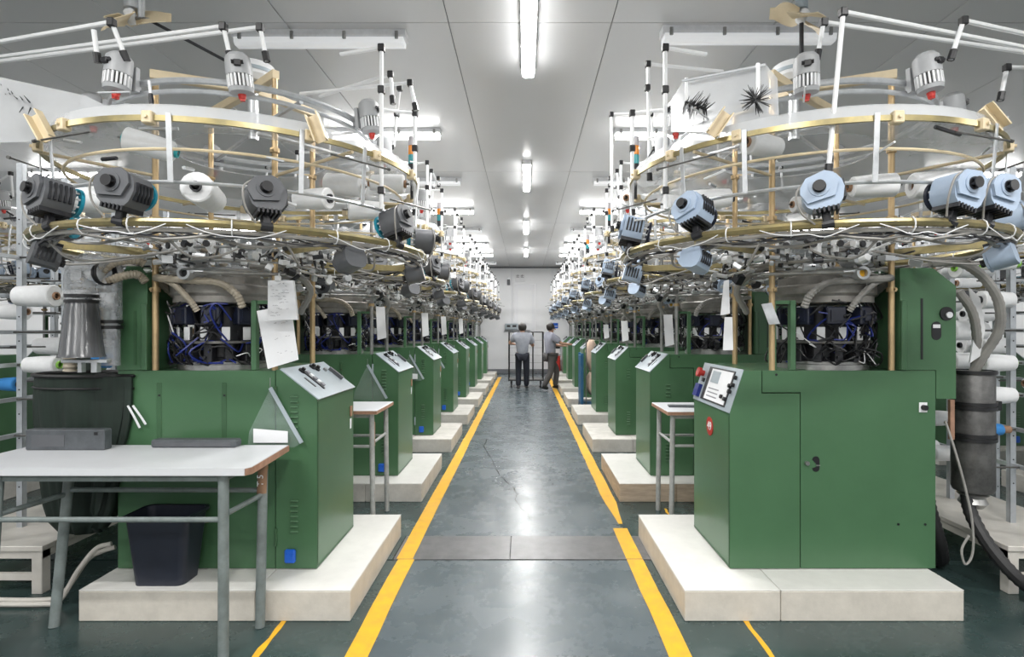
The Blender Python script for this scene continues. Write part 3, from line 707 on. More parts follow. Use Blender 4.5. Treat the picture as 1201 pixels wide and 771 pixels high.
    for a in bl:
        p = pol(RW, a, ZW)
        f = thing('lint_blower', None, None, (s*p[0], p[1], p[2]-PH)); f.parent = root
        f.rotation_euler = (radians(rnd.uniform(-8, 8)), radians(rnd.uniform(-8, 8)), s*radians(a)); f.scale = (.84, .84, .9)
        for nm, me in zip(BN, BLOW): inst(nm, me, f)
        if not front or a in (120, 170, 225):
            p0 = Vector(pol(RW+.07, a, ZW+.05)); p1 = p0+Vector((.02, 0, .22)); p2 = Vector(pol(RW+.1, a+(32 if a < 100 else -32), ZW+.25))
            part('white_pipe', MB(s).tube([p0, p1], .010, 8).tube([p1, p2], .010, 8), 'white_pipe')
            for pe in (p1, p2): part('pipe_elbow', MB(s).box(pe.x-.016, pe.x+.016, pe.y-.016, pe.y+.016, pe.z-.020, pe.z+.016, b=.004), 'black')
    for a, zt in ((66, 2.98), (100, 2.85)):
        p0 = Vector(pol(RA-.02, a, ZB)); p1 = Vector(pol(RA-.02, a, zt)); p2 = Vector(pol(RA-.25, a-4, zt-.01))
        part('white_pipe', MB(s).tube([p0, p1], .0115, 8).tube([p1, p2], .0105, 8), 'white_pipe')
        for z in (zt, zt-.22, ZB+.1): part('pipe_elbow', MB(s).box(p1.x-.017, p1.x+.017, p1.y-.017, p1.y+.017, z-.022, z+.018, b=.004), 'black')
    # --- signal tower at the aisle side
    q = pol(RA-.02, 112, 2.55)
    part('signal_base', MB(s).cyl((q[0], q[1], 2.36), (q[0], q[1], 2.58), .014, n=10).cyl((q[0], q[1], 2.53), (q[0], q[1], 2.585), .022, .028, n=14), 'dark')
    for z0_, z1_, mm in ((2.586, 2.645, 'teallens'), (2.647, 2.705, 'orange'), (2.707, 2.765, 'smoke')):
        part('signal_lens', MB(s).cyl((q[0], q[1], z0_), (q[0], q[1], z1_), .027, n=14), mm)
    # --- bare spindles on the upper and hanger rings
    for (a, R, z, ry) in ((-62, RA, ZA-.07, 75), (-16, RA, ZA-.05, -85), (48, RA, ZA-.06, 80), (75, RB, ZB+.08, 60), (-45, RB, ZB+.1, -80), (110, RB, ZB+.05, 70), (160, RA, ZA-.05, 92), (215, RA, ZA-.05, 92)):
        put('spindle', spike, pol(R, a, z), rot=(radians(4), 0, s*radians(a+ry)))
    return root

TEMPL = {}
MACH = {}
for side in 'LR':
    MACH[side, 0] = make_machine(side, True); MACH[side, 1] = make_machine(side, False)
    for k in range(2, NM):
        c = copy_tree(MACH[side, 1]); c.location.y = yc(k); MACH[side, k] = c
        if k > 2 or side == 'L':
            for ch in list(c.children):
                if ch.name.startswith('signal'): bpy.data.objects.remove(ch)
    for k in range(NM):
        r = MACH[side, k]
        if side == 'L': lb = 'green circular knitting machine with dark grey feeders, %s in the row behind the long table' % ORD(k)
        else: lb = 'green circular knitting machine with red badge numbered 49 on its control cabinet' if k == 0 else 'green circular knitting machine with pale blue feeders, %s in the row with the red badge' % ORD(k)
        tag(r, lb, 'machine', 'circular knitting machines')
# machines of the next rows, glimpsed past the yarn racks
for side, x, src in (('L', -5.3, 'R'), ('R', 5.3, 'L')):
    for k in range(3):
        c = copy_tree(MACH[src, 1]); c.location = (x, 4.6+1.95*k, PH)
        tag(c, 'knitting machine of the next row seen beyond the yarn rack on the %s side' % ('long table' if side == 'L' else 'steel canister'), 'machine', 'knitting machines of the next rows')
        p = thing('machine_plinth', 'concrete machine plinth of the next row, beyond the rack on the %s side' % ('long table' if side == 'L' else 'steel canister'), 'plinth', (x, 4.6+1.95*k, 0), group='plinths of the next rows')
        MB().box(-.75, .75, -.46, .70, 0, PH, b=.004).build('plinth_block', 'concrete', p)

# ------------------------------------------------------------------ yarn cones
def cone_mesh(L, r0, r1, mt):
    return MB().lathe([(.024, 0), (r0-.006, 0), (r0, .006), ((r0+r1)/2+.002, L*.55), (r1, L-.008), (r1-.01, L), (.022, L)], 20, closed=True).mesh('yarn_cone', mt)
CM = {'white': cone_mesh(.20, .056, .047, 'yarn'), 'big': cone_mesh(.23, .068, .060, 'yarn'), 'blue': cone_mesh(.17, .05, .034, 'yarnblue'), 'slim': cone_mesh(.19, .040, .034, 'yarn')}
def core_mesh(mt): return MB().lathe([(.017, -.012), (.0235, -.012), (.0235, .215), (.017, .215)], 16, closed=True).mesh('core_tube', mt)
CR = {'brown': core_mesh('core'), 'green': core_mesh('coregreen'), 'teal': core_mesh('coreteal'), 'dark': core_mesh('dark')}
def cone(p, d, label, group, kind='white', core='brown'):
    """cone with its open base at p, body running along d"""
    o = inst('yarn_cone', CM[kind], None, p); o.rotation_mode = 'QUATERNION'
    o.rotation_quaternion = Vector((0, 0, 1)).rotation_difference(Vector(d).normalized())
    tag(o, label, 'yarn cone', group)
    if core: inst('core_tube', CR[core], o)
    return o
def spindle_for(root, p, d, L=.215, back=.03):
    """thin rod through a cone, a part of the machine or rack that carries it"""
    d = Vector(d).normalized(); p = Vector(p)-root.location
    return MB().cyl(p-d*back, p+d*L, .0055, n=6).build('cone_spindle', 'steel_dk', root)
gL = 'white yarn cone on the creel of the machine behind the long table'
gR = 'white yarn cone on the creel of the machine with the red badge'
for (px, py, d, dv, kd, cr, lb) in (
    (147, 163, 2.52, (1, .35, -.22), 'white', 'teal', 'white yarn cone with teal core rim hung under the upper creel ring'),
    (230, 219, 2.44, (-.22, 1, -.05), 'big', 'dark', 'fat white yarn cone showing its round end on the creel above the long table'),
    (80, 232, 2.62, (1, .75, .10), 'big', 'brown', 'white yarn cone with ochre core beside the outermost dark grey feeder'),
    (386, 233, 2.85, (-1, .28, .03), 'white', 'dark', gL), (408, 246, 3.15, (1, .35, .05), 'white', None, gL),
    (425, 219, 3.35, (-1, .1, .12), 'big', 'brown', gL), (474, 216, 3.35, (-1, -.06, .03), 'white', 'brown', gL)):
    p = P(px, py, d); cone(p, dv, lb, 'yarn cones on the creel behind the long table', kd, cr); spindle_for(MACH['L', 0], p, dv)
for (px, py, d, dv, kd, cr, lb) in (
    (877, 167, 2.63, (1, .45, 0), 'white', 'brown', 'white yarn cone hung under the upper ring beside the acrylic sheet'),
    (812, 236, 2.92, (1, -.05, .08), 'white', 'dark', 'white yarn cone beside the pale blue feeder nearest the aisle, on the red badge machine'),
    (780, 240, 3.1, (1, .3, .02), 'white', None, gR),
    (1050, 217, 2.63, (-1, .12, -.02), 'white', 'brown', 'white yarn cone with open brown core turned to the fat cone'),
    (1128, 217, 2.64, (-1, .08, 0), 'big', 'brown', 'fat white yarn cone between two pale blue feeders on the creel'),
    (1180, 225, 3.4, (-1, .1, .02), 'white', 'brown', gR), (930, 240, 3.9, (1, .1, 0), 'white', 'brown', gR), (735, 232, 3.9, (.6, .8, .1), 'white', 'brown', gR)):
    p = P(px, py, d); cone(p, dv, lb, 'yarn cones on the creel of the red badge machine', kd, cr); spindle_for(MACH['R', 0], p, dv)
for side in 'LR':
    s = SG[side]
    for k in range(1, NM):
        rc = random.Random(k*7+(side == 'R'))
        root = MACH[side, k]
        for a in ((-32, 16, 50, 84, 118, 152) if k < 5 else (-14, 40, 78, 116)):
            z = rc.choice((2.14, 2.17, 2.2, 2.24)); a += rc.uniform(-3, 3); t = radians(a+rc.choice((90, -90)))
            dv = Vector((s*sin(t), -cos(t), rc.uniform(-.1, .15))).normalized()
            q = pol(.665, a, z); p = Vector((XC[side]+s*q[0], yc(k)+q[1], z))-dv*.1
            cone(p, dv, 'white yarn cone on the %s creel of the %s' % (ORD(k), ROW[side]), 'yarn cones, %s machine of the %s' % (ORD(k), ROW[side]), rc.choice(('white', 'white', 'white', 'slim')), rc.choice(('brown', 'dark')) if k < 4 else None)
            spindle_for(root, p, dv, .24, .05)

# ------------------------------------------------------------------ pipes, fans and sheets of the two nearest machines
def wpart(root, name, mb, mt): return mb.build(name, mt, root, -root.location)
def pipe_run(root, pts, r=.0105):
    wpart(root, 'white_pipe', MB().tube([pts[0], pts[1]], r, 8), 'white_pipe')
    for a, b in zip(pts[1:], pts[2:]): wpart(root, 'white_pipe', MB().tube([a, b], r, 8), 'white_pipe')
    for p in pts[1:-1]:
        wpart(root, 'pipe_elbow', MB().box(p.x-.016, p.x+.016, p.y-.016, p.y+.016, p.z-.022, p.z+.016, b=.004), 'black')
    wpart(root, 'pipe_foot', MB().cyl(pts[0], pts[0]+(pts[1]-pts[0]).normalized()*.045, r*1.6, n=8), 'black')
mL, mR = MACH['L', 0], MACH['R', 0]
for pts in ([(149, 72, 2.55), (131, 26, 2.50), (-50, 58, 2.76)], [(271, 72, 2.56), (262, 31, 2.55), (-45, 73, 2.90)], [(313, 72, 2.62), (305, 32, 2.62), (-45, 78, 3.02)], [(115, 74, 2.56), (110, 35, 2.53)],
            [(461, 122, 3.1), (458, 87, 3.1), (375, 113, 3.45)], [(488, 130, 3.2), (481, 97, 3.2), (352, 110, 3.35)]):
    pipe_run(mL, [P(*p) for p in pts])
pipe_run(mL, [P(178, 122, 2.45), P(175, 95, 2.45)], .006)
for pts in ([(971, 205, 2.40), (989, 14, 2.40), (1240, 63, 2.76)], [(958, 70, 2.55), (966, 26, 2.55), (1240, 67, 2.88)], [(1115, 70, 2.55), (1130, 24, 2.55), (1240, 48, 2.72)], [(1173, 118, 2.9), (1181, 79, 2.9), (1240, 80, 2.9)],
            [(762, 212, 3.3), (760, 75, 3.3), (848, 84, 3.3)], [(718, 272, 4.3), (717, 134, 4.3), (760, 133, 4.3)]):
    pipe_run(mR if pts[0][0] != 718 else MACH['R', 1], [P(*p) for p in pts])
def fan(root, hub, tilt):
    o = Matrix.Translation(hub) @ Euler(tilt).to_matrix().to_4x4()
    h = wpart(root, 'fan_hub', MB().lathe([(0, -.03), (.02, -.03), (.028, -.02), (.028, .04), (.015, .05), (0, .05)], 16, o), 'white_pl')
    for k in range(3):
        vs = []; fs = []; n = 6
        for side_ in (0, 1):
            for i in range(n+1):
                t = i/n; wd = .035+.075*sin(pi*min(1, t*1.15+.05))
                for j, e in enumerate((-1, -.3, .4, 1)):
                    q = Vector((.02+.17*t, e*wd, .03*e*(1-.4*t)-.02*t*t+(.004 if side_ else 0)))
                    vs.append(o @ Matrix.Rotation(2*pi*k/3, 4, 'Z') @ q)
        m = (n+1)*4
        for b in (0, m):
            for i in range(n):
                for j in range(3): fs.append((b+i*4+j, b+i*4+j+1, b+i*4+j+5, b+i*4+j+4))
        for i in range(n): fs += [(i*4, i*4+4, m+i*4+4, m+i*4), (i*4+3, i*4+7, m+i*4+7, m+i*4+3)]
        fs += [(0, 1, m+1, m), (1, 2, m+2, m+1), (2, 3, m+3, m+2), (n*4, n*4+1, m+n*4+1, m+n*4), (n*4+1, n*4+2, m+n*4+2, m+n*4+1), (n*4+2, n*4+3, m+n*4+3, m+n*4+2)]
        wpart(root, 'fan_blade', MB().add(vs, fs), 'cream')
hR = P(940, 21, 3.26)
fan(mR, hR, (radians(28), radians(12), .5))
wpart(mR, 'fan_shaft', MB().cyl((hR.x, hR.y, 3.08), (hR.x, hR.y, hR.z-.03), .012, n=10), 'dark')
wpart(mR, 'fan_motor', MB().cyl((hR.x, hR.y, hR.z+.05), (hR.x, hR.y, ZC-.004), .035, n=14), 'panel')
hL = P(155, 22, 3.0)
fan(mL, hL, (radians(30), radians(-14), .2))
wpart(mL, 'fan_arm', MB().tube([P(176, 24, 3.0), P(266, 72, 3.2)], .009, 8), 'dark')
wpart(mL, 'fan_arm_joint', MB().cyl(hL, P(176, 24, 3.0), .014, n=8), 'steel')
wpart(mL, 'fan_motor', MB().cyl((hL.x, hL.y, hL.z+.05), (hL.x, hL.y, hL.z+.12), .04, n=14).cyl((hL.x+.05, hL.y, hL.z+.0), (hL.x+.05, hL.y, ZC-.004), .017, n=10), 'alu')
# cloudy acrylic sheets with black lint brushes
def sheet(root, pts, thick=.004):
    mb = MB(); n = len(pts); off = Vector((0, thick, 0))
    q = [P(*p) for p in pts]
    mb.add(q+[v+off for v in q], [tuple(range(n)), tuple(range(n, 2*n))]+[(i, (i+1) % n, n+(i+1) % n, n+i) for i in range(n)])
    return wpart(root, 'acrylic_sheet', mb, 'acryl')
sheet(mR, [(787, 155, 2.75), (787, 118, 2.75), (796, 103, 2.75), (802, 94, 2.75), (897, 74, 2.62), (912, 92, 2.62), (914, 152, 2.62)])
sheet(mL, [(-30, 84, 2.35), (100, 112, 2.55), (124, 124, 2.6), (45, 166, 2.5), (-30, 168, 2.4)])
def brush(root, c, ax, n, L):
    c = Vector(c); ax = Vector(ax).normalized(); rb = random.Random(5)
    mb = MB().cyl(c-ax*L/2, c+ax*L/2, .005, n=6)
    for i in range(n):
        p = c+ax*(L*(i/(n-1)-.5)); a = rb.uniform(0, 2*pi); u = ax.orthogonal().normalized(); v = ax.cross(u)
        mb.cyl(p, p+(u*cos(a)+v*sin(a))*rb.uniform(.05, .075)+ax*.012, .004, .001, n=4)
    wpart(root, 'lint_brush', mb, 'black')
brush(mR, P(816, 124, 2.70), (1, .1, -.35), 46, .11)
brush(mR, P(886, 117, 2.58), (.5, .8, .2), 46, .07)
brush(mL, P(14, 116, 2.46), (1, .2, -.25), 46, .16)
wpart(mR, 'brush_strap', MB().box(-.008, .008, -.003, .003, 0, .15).add([], []), 'white_pipe').location = P(889, 112, 2.57)-mR.location
wpart(mR, 'brush_strap', MB().box(-.007, .007, -.003, .003, 0, .13), 'white_pipe').location = P(805, 122, 2.72)-mR.location
wpart(mR, 'sheet_rail', MB().tube([P(800, 95, 2.72), P(898, 76, 2.6)], .007, 6), 'alu')
# brackets like folded U-channels on the upper rings
for root, px, py, d, lean in ((mL, 372, 152, 2.52, -.35), (mL, 48, 150, 2.42, -.5), (mR, 843, 146, 2.58, .6), (mR, 1168, 140, 2.5, -.7)):
    o = Matrix.Translation(P(px, py, d)) @ Matrix.Rotation(lean, 4, 'Y')
    mb = MB()
    for a, b in (((-.028, -.02), (-.022, .02)), ((.022, -.02), (.028, .02)), ((-.022, .016), (.022, .02))):
        vs = [o @ Vector((x, y, z)) for x in (a[0], b[0]) for y in (a[1], b[1]) for z in (-.055, .075)]
        mb.add(vs, [(0, 1, 3, 2), (4, 6, 7, 5), (0, 4, 5, 1), (2, 3, 7, 6), (0, 2, 6, 4), (1, 5, 7, 3)])
    wpart(root, 'channel_bracket', mb, 'cream')

# ------------------------------------------------------------------ suction ducts and bag beside the first machine (long table side)
dk = thing('suction_duct', 'pair of cloudy clear plastic suction ducts with black clamps above the green bag', 'duct', P(100, 425, 2.92))
def dp(name, mb, mt): return mb.build(name, mt, dk, -dk.location)
c1 = [P(118, 320, 2.92), P(108, 314, 2.92), P(98, 320, 2.92), P(94, 334, 2.92), P(95, 352, 2.92)]
dp('duct_elbow', MB().tube(spline(c1, 6), [.062, .064, .067, .07, .073, .076, .078, .079, .08, .08, .079, .078, .077, .076, .075, .074, .073, .072, .071, .07, .07, .07, .07, .07, .07], 18), 'clearduct')
pA = P(96, 352, 2.92); pB = P(99, 419, 2.92)
dp('duct_sleeve', MB().lathe([(.066, pA.z), (.075, pA.z-.05), (.098, pB.z+.02), (.106, pB.z), (.10, pB.z), (.07, pA.z-.05), (.06, pA.z)], 24, Matrix.Translation((pA.x, 2.92, 0)), closed=True), 'lintduct')
for z in (pA.z+.012, pA.z-.016):
    dp('clamp_band', MB().lathe([(.07, z), (.076, z), (.076, z+.016), (.07, z+.016)], 24, Matrix.Translation((pA.x, 2.92, 0)), closed=True), 'black')
for q, r_ in ((P(121, 320, 2.92), .066), (P(124, 320, 2.92), .066)):
    dp('clamp_band', MB().lathe([(r_-.006, -.006), (r_, -.006), (r_, .006), (r_-.006, .006)], 22, Matrix.Translation(q) @ Matrix.Rotation(pi/2, 4, 'Y') @ Matrix.Rotation(.15, 4, 'X'), closed=True), 'black')
sx = P(129, 300, 3.02).x
dp('duct_elbow', MB().tube(spline([(sx-.12, 3.06, 1.90), (sx-.04, 3.04, 1.90), (sx, 3.02, 1.84), (sx, 3.02, 1.7), (sx, 3.02, 1.55)], 6), .056, 16), 'clearduct')
dp('duct_tail', MB().cyl((sx, 3.02, 1.55), (sx, 3.02, 1.30), .048, n=16), 'clearduct')
for z in (1.53, 1.50): dp('clamp_band', MB().lathe([(.05, z), (.060, z), (.060, z+.018), (.05, z+.018)], 22, Matrix.Translation((sx, 3.02, 0)), closed=True), 'black')
dp('duct_foot', MB().box(pB.x-.11, pB.x+.13, 2.9, 2.94, pB.z-.03, pB.z-.012, b=.003).box(pB.x+.05, pB.x+.08, 2.9, 2.93, pB.z-.08, pB.z-.02).box(pB.x-.02, pB.x+.0, 2.9, 2.93, pB.z-.08, pB.z-.02), 'alu')
dp('inlet_hose', hose(MB(), [(pA.x-.10, 3.0, 1.60), (pA.x-.13, 3.02, 1.5), (pA.x-.16, 3.04, 1.38), (pA.x-.17, 3.05, 1.27)], .03, 10, 9), 'hose')
dp('top_hose', hose(MB(), [P(120, 318, 2.94), P(132, 309, 2.96), P(150, 305, 3.0), P(162, 306, 3.05), P(170, 310, 3.07)], .022, 10, 8), 'hose')
dp('top_hose', hose(MB(), [P(126, 331, 2.96), P(140, 325, 2.98), P(156, 322, 3.02), P(164, 324, 3.05), P(171, 331, 3.06)], .022, 10, 8), 'hose')
bc = Vector((-2.50, 3.225, 0))
bg = thing('mesh_waste_bag', 'dark green mesh lint bag hanging from a round hoop behind the long table', 'bag', (bc.x, bc.y, .30))
def bag_clear(v, back=1):
    return (v[0], min(v[1], 3.078 if back else 3.06-.02*(v[2] > 0)*abs(v[0]+2.2)), v[2]) if v[0] > -2.40 else v
def bagv(n, prof):
    vs = []; rb = random.Random(2)
    ph = [rb.uniform(0, 6.28) for _ in range(4)]
    for (r, z, w_) in prof:
        for i in range(n):
            t = 2*pi*i/n; k = 1+w_*(.5*sin(7*t+ph[0])+.4*sin(12*t+ph[1]+z*2)+.25*sin(19*t+ph[2]))
            vs.append(bag_clear((bc.x-(.26-r)*.35+r*1.22*k*cos(t), bc.y+r*.70*k*sin(t), z), sin(t) > .02))
    m = len(prof)
    return vs, [(j*n+i, j*n+(i+1) % n, (j+1)*n+(i+1) % n, (j+1)*n+i) for j in range(m-1) for i in range(n)]
prof = [(.262, 1.235, 0), (.262, 1.19, .01), (.258, 1.12, .03), (.25, 1.0, .05), (.235, .9, .06), (.215, .8, .07), (.20, .65, .09), (.18, .5, .10), (.15, .40, .12), (.10, .33, .12), (.0, .30, 0)]
vs, fs = bagv(84, [(r, z, w_*1.7) for r, z, w_ in prof])
MB().add(vs, fs).build('bag_cloth', 'bag', bg, -bg.location, sharp=180)
for nm, z, r_ in (('hoop', 1.238, .011), ('drawcord', 1.17, .006)):
    MB().tube([bag_clear((bc.x+.268*1.22*cos(t), bc.y+.268*.70*sin(t), z)) for t in [2*pi*i/56 for i in range(56)]], r_, 8, closed=True).build(nm, 'hoseblack', bg, -bg.location)
for k in range(2):
    MB().tube([P(150+k*6, 476, 3.06), P(158+k*8, 490, 3.06), P(164+k*7, 502-k*4, 3.07)], .006, 5).build('white_tie', 'paper', bg, -bg.location)
MB().prism([(-2.80, 1.25), (-2.73, 1.55), (-2.67, 1.60), (-2.63, 1.25)], 3.36, 3.365).build('bag_flap', 'bag', bg, -bg.location)
# bin bag sagging on the floor and white hose pipes
o = thing('floor_hose', 'pair of dirty white hoses running along the floor beside the cream plinth', 'hose', P(20, 697, 3.1))
for dz in (0, .03):
    pts = [(-2.95, 2.98+dz, .02+dz*.3), (-2.60, 2.98+dz, .02+dz*.3), (-2.52, 3.0+dz, .03+dz), (-2.46, 3.05+dz*2, .17+dz), (-2.40, 3.10+dz, .27-dz), (-2.33, 3.12+dz, .29-dz)]
    MB().tube(spline(pts, 6), .013, 8).build('hose_line', 'bench', o, -o.location)

# ------------------------------------------------------------------ long table
TZ = .87
tb = thing('long_table', 'long pale grey laminate work table with tubular grey legs and brown edge', 'table', (-1.95, 2.75, 0))
def tp(name, mb, mt, parent=None): return mb.build(name, mt, parent or tb, -tb.location if parent is None else (0, 0, 0))
top = tp('table_top', MB().prism([(-2.66, 2.50), (-1.268, 2.50), (-1.250, 2.53), (-1.285, 3.005), (-2.66, 3.005)], TZ-.033, TZ, 'z'), 'laminate')
tp('edge_band', MB().prism([(-1.266, 2.502), (-1.248, 2.53), (-1.283, 3.003), (-1.279, 3.005), (-1.244, 2.53), (-1.262, 2.499)], TZ-.032, TZ-.002, 'z'), 'ply', top)
legs = {'fr': ((-1.385, 2.545), (-1.378, 2.53)), 'br': ((-1.365, 2.89), (-1.333, 2.785)), 'fl': ((-2.42, 2.545), (-2.46, 2.53)), 'bl': ((-2.375, 2.90), (-2.372, 2.79))}
for k, ((x0, y0), (x1, y1)) in legs.items():
    lg = tp('leg', MB().cyl((x0, y0, TZ-.034), (x1, y1, .0), .0235, n=14), 'legpaint')
    if k == 'br':
        tgm = MB().cyl((x0+.001, y0-.005, TZ-.08), (x0+.005, y0-.028, TZ-.22), .0245, n=14).build('number_tag', 'core', lg)
        me = text_mesh('T 5', .045, 'tag_text', 'paper'); inst('tag_text', me, tgm, (x0+.004, y0-.042, TZ-.15), (pi/2, -pi/2, 0))
def legat(k, z):
    (x0, y0), (x1, y1) = legs[k]; t = 1-z/(TZ-.034); return Vector((x0+(x1-x0)*t, y0+(y1-y0)*t, z))
for a, b, z in (('fl', 'fr', .625), ('bl', 'br', .665), ('fl', 'bl', .645), ('fr', 'br', .645)):
    tp('stretcher', MB().cyl(legat(a, z), legat(b, z), .0125, n=10), 'legpaint')
tp('top_frame', MB().box(-2.44, -1.37, 2.54, 2.565, TZ-.07, TZ-.034).box(-2.44, -1.37, 2.90, 2.925, TZ-.07, TZ-.034).box(-2.43, -2.405, 2.56, 2.91, TZ-.07, TZ-.034).box(-1.40, -1.375, 2.56, 2.91, TZ-.07, TZ-.034), 'legpaint')
b1 = tag(MB().box(-.205, .205, -.03, .03, 0, .108, b=.006).build('instrument_box', 'gunbox', None, (P(81, 526, 2.90).x, 2.90, TZ)), 'upright dark grey metal box on the long table in front of the green bag', 'box')
MB().box(.155, .172, -.0325, -.029, .08, .095).build('port', 'black', b1)
MB().box(-.17, .0, -.0315, -.0295, .02, .08).build('label_plate', 'grey_feed', b1)
b2 = tag(MB().box(-.225, .225, -.035, .035, 0, .042, b=.008).build('flat_case', 'gunbox', None, (P(230, 524, 2.96).x, 2.965, TZ)), 'flat dark grey case lying at the back edge of the long table', 'case')
MB().box(-.20, .2, -.037, -.034, .008, .028, b=.001).build('case_strip', 'grey_feed', b2)

# ------------------------------------------------------------------ waste bin
bn = thing('waste_bin', 'blue-black plastic waste bin standing on the cream plinth under the long table', 'bin', (-1.915, 2.965, PH))
def rrect(hx, hy, r, z, n=5):
    out = []
    for cx, cy, a0 in ((hx-r, hy-r, 0), (-hx+r, hy-r, pi/2), (-hx+r, -hy+r, pi), (hx-r, -hy+r, 3*pi/2)):
        for i in range(n+1):
            a = a0+pi/2*i/n; out.append((cx+r*cos(a), cy+r*sin(a), z))
    return out
secs = [rrect(.125, .075, .03, .003), rrect(.13, .08, .035, .0), rrect(.165, .105, .04, .34), rrect(.172, .112, .042, .345), rrect(.172, .112, .042, .365), rrect(.162, .102, .04, .365), rrect(.125, .075, .03, .012)]
n = len(secs[0]); vs = [v for q in secs for v in q]
fs = [(j*n+i, j*n+(i+1) % n, (j+1)*n+(i+1) % n, (j+1)*n+i) for j in range(1, len(secs)-1) for i in range(n)]+[tuple(range(n, 2*n)), tuple(range(6*n, 7*n))]
MB().add(vs, fs).build('bin_body', 'bin', bn)
MB().add([v for q in (rrect(.174, .114, .043, .348), rrect(.178, .118, .045, .352), rrect(.178, .118, .045, .366), rrect(.168, .108, .042, .369)) for v in q], [(j*n+i, j*n+(i+1) % n, (j+1)*n+(i+1) % n, (j+1)*n+i) for j in range(3) for i in range(n)]).build('bin_rim', 'bin', bn)

# ------------------------------------------------------------------ small side tables in the gaps
def small_table(x0, x1, y0, y1, z, label):
    t = thing('side_table', label, 'table', ((x0+x1)/2, (y0+y1)/2, 0))
    def q(name, mb, mt, par=None): return mb.build(name, mt, par or t, -t.location if par is None else (0, 0, 0))
    tt = q('table_top', MB().box(x0, x1, y0, y1, z-.03, z, b=.003), 'laminate')
    q('edge_band', MB().box(x0-.002, x0, y0, y1, z-.028, z-.003).box(x1, x1+.002, y0, y1, z-.028, z-.003).box(x0, x1, y0-.002, y0, z-.028, z-.003), 'ply', tt)
    L = [(x0+.05, y0+.05), (x1-.05, y0+.05), (x0+.05, y1-.05), (x1-.05, y1-.05)]
    for (x, y) in L: q('leg', MB().cyl((x, y, z-.03), (x+(.01 if x > (x0+x1)/2 else -.01), y, 0), .019, n=12), 'leglight')
    for a, b, zz in ((0, 1, .62), (2, 3, .62), (0, 2, .64), (1, 3, .64)):
        q('stretcher', MB().cyl((*L[a], zz), (*L[b], zz), .011, n=8), 'leglight')
    q('apron', MB().box(x0+.04, x1-.04, y0+.045, y0+.06, z-.06, z-.03).box(x0+.04, x1-.04, y1-.06, y1-.045, z-.06, z-.03), 'leglight')
    return t
st = small_table(-1.72, -1.10, 4.10, 4.62, .895, 'small laminate table between the first two machines of the row behind the long table')
MB().box(-1.135, -1.10, 4.16, 4.175, .62, .80).build('number_tag', 'core', st, -st.location+Vector((-.03, 0, 0)))
st2 = small_table(1.06, 1.70, 4.12, 4.64, .885, 'small laminate table behind the machine with the red badge')
fo = tag(MB().box(-.14, .14, -.045, .045, 0, .012, b=.003).build('flat_folder', 'gunbox', None, (1.27, 4.37, .885), (0, 0, -.12)), 'slim dark grey folder lying on the small table behind the red badge machine', 'folder')
MB().box(.09, .14, -.045, .045, .012, .022, b=.003).build('folder_clip', 'gunbox', fo)

# ------------------------------------------------------------------ papers and pouches
def quad(pts, th=.003):
    q = [Vector(p) for p in pts]; nrm = (q[1]-q[0]).cross(q[2]-q[0]).normalized()*th; k = len(q)
    return MB().add(q+[v+nrm for v in q], [tuple(range(k)), tuple(range(k, 2*k))]+[(i, (i+1) % k, k+(i+1) % k, k+i) for i in range(k)])
def scribble(par, base, pts, n, seed, mt='ink'):
    rb = random.Random(seed); a, b, c = [Vector(p) for p in pts]  # origin, right, down
    mb = MB()
    for i in range(n):
        for k in range(rb.randint(3, 6)):
            u = rb.uniform(.1, .8); v = (i+.5)/n+rb.uniform(-.02, .02)
            p = a+(b-a)*u+(c-a)*v; e = (b-a)*rb.uniform(.04, .12)+(c-a)*rb.uniform(-.02, .02)
            mb.tube([p, p+e], .0012, 4)
    return mb.build('handwriting', mt, par, base)
pd = thing('note_pad', 'thick white pad of notes hanging on the post above the long table', 'paper', P(330, 375, 3.05))
q = [P(314, 329, 3.01), P(344, 329, 3.01), P(349, 375, 3.0), P(314, 376, 3.0)]
quad(q, .02).build('pad_sheets', 'paper', pd, -pd.location)
tag(scribble(pd, -pd.location+Vector((0, -.023, 0)), (P(316, 331, 3.01), P(344, 331, 3.01), P(316, 372, 3.01)), 11, 1), kind='stuff')
MB().box(-.015, .015, -.01, .012, 0, .03, b=.003).cyl((0, .014, .02), (0, .014, .045), .004, n=6).build('clip', 'white_pl', pd, P(326, 330, 3.01)-pd.location)
sh = thing('paper_sheet', 'curling white sheet with handwriting hanging below the thick note pad', 'paper', P(325, 432, 3.06))
q = [P(301, 365, 3.08), P(341, 357, 3.08), P(350, 422, 3.06), P(314, 433, 3.05)]
quad(q, .002).build('sheet', 'paper', sh, -sh.location)
tag(scribble(sh, -sh.location+Vector((0, -.012, 0)), (P(314, 372, 3.05), P(342, 368, 3.05), P(322, 424, 3.05)), 3, 5), kind='stuff')
def strip_paper(name, label, pts, mt='paper'):
    o = thing(name, label, 'paper', Vector(sum((Vector(p) for p in pts), Vector()))/len(pts)); quad(pts, .003).build('sheet', mt, o, -o.location); return o
strip_paper('paper_strip', 'long narrow white paper hanging beside the red badge machine', [P(850, 372, 3.14), P(859, 372, 3.14), P(860, 411, 3.14), P(848, 411, 3.14)])
strip_paper('paper_strip', 'bundle of white tags tied to the post beside the red badge machine', [P(849, 330, 3.12), P(855, 328, 3.12), P(856, 368, 3.12), P(845, 370, 3.12)])
strip_paper('plastic_tag', 'grey plastic tag hanging between green bracket posts of the red badge machine', [P(893, 357, 3.07), P(905, 355, 3.07), P(915, 380, 3.06), P(902, 381, 3.06)], 'alu')
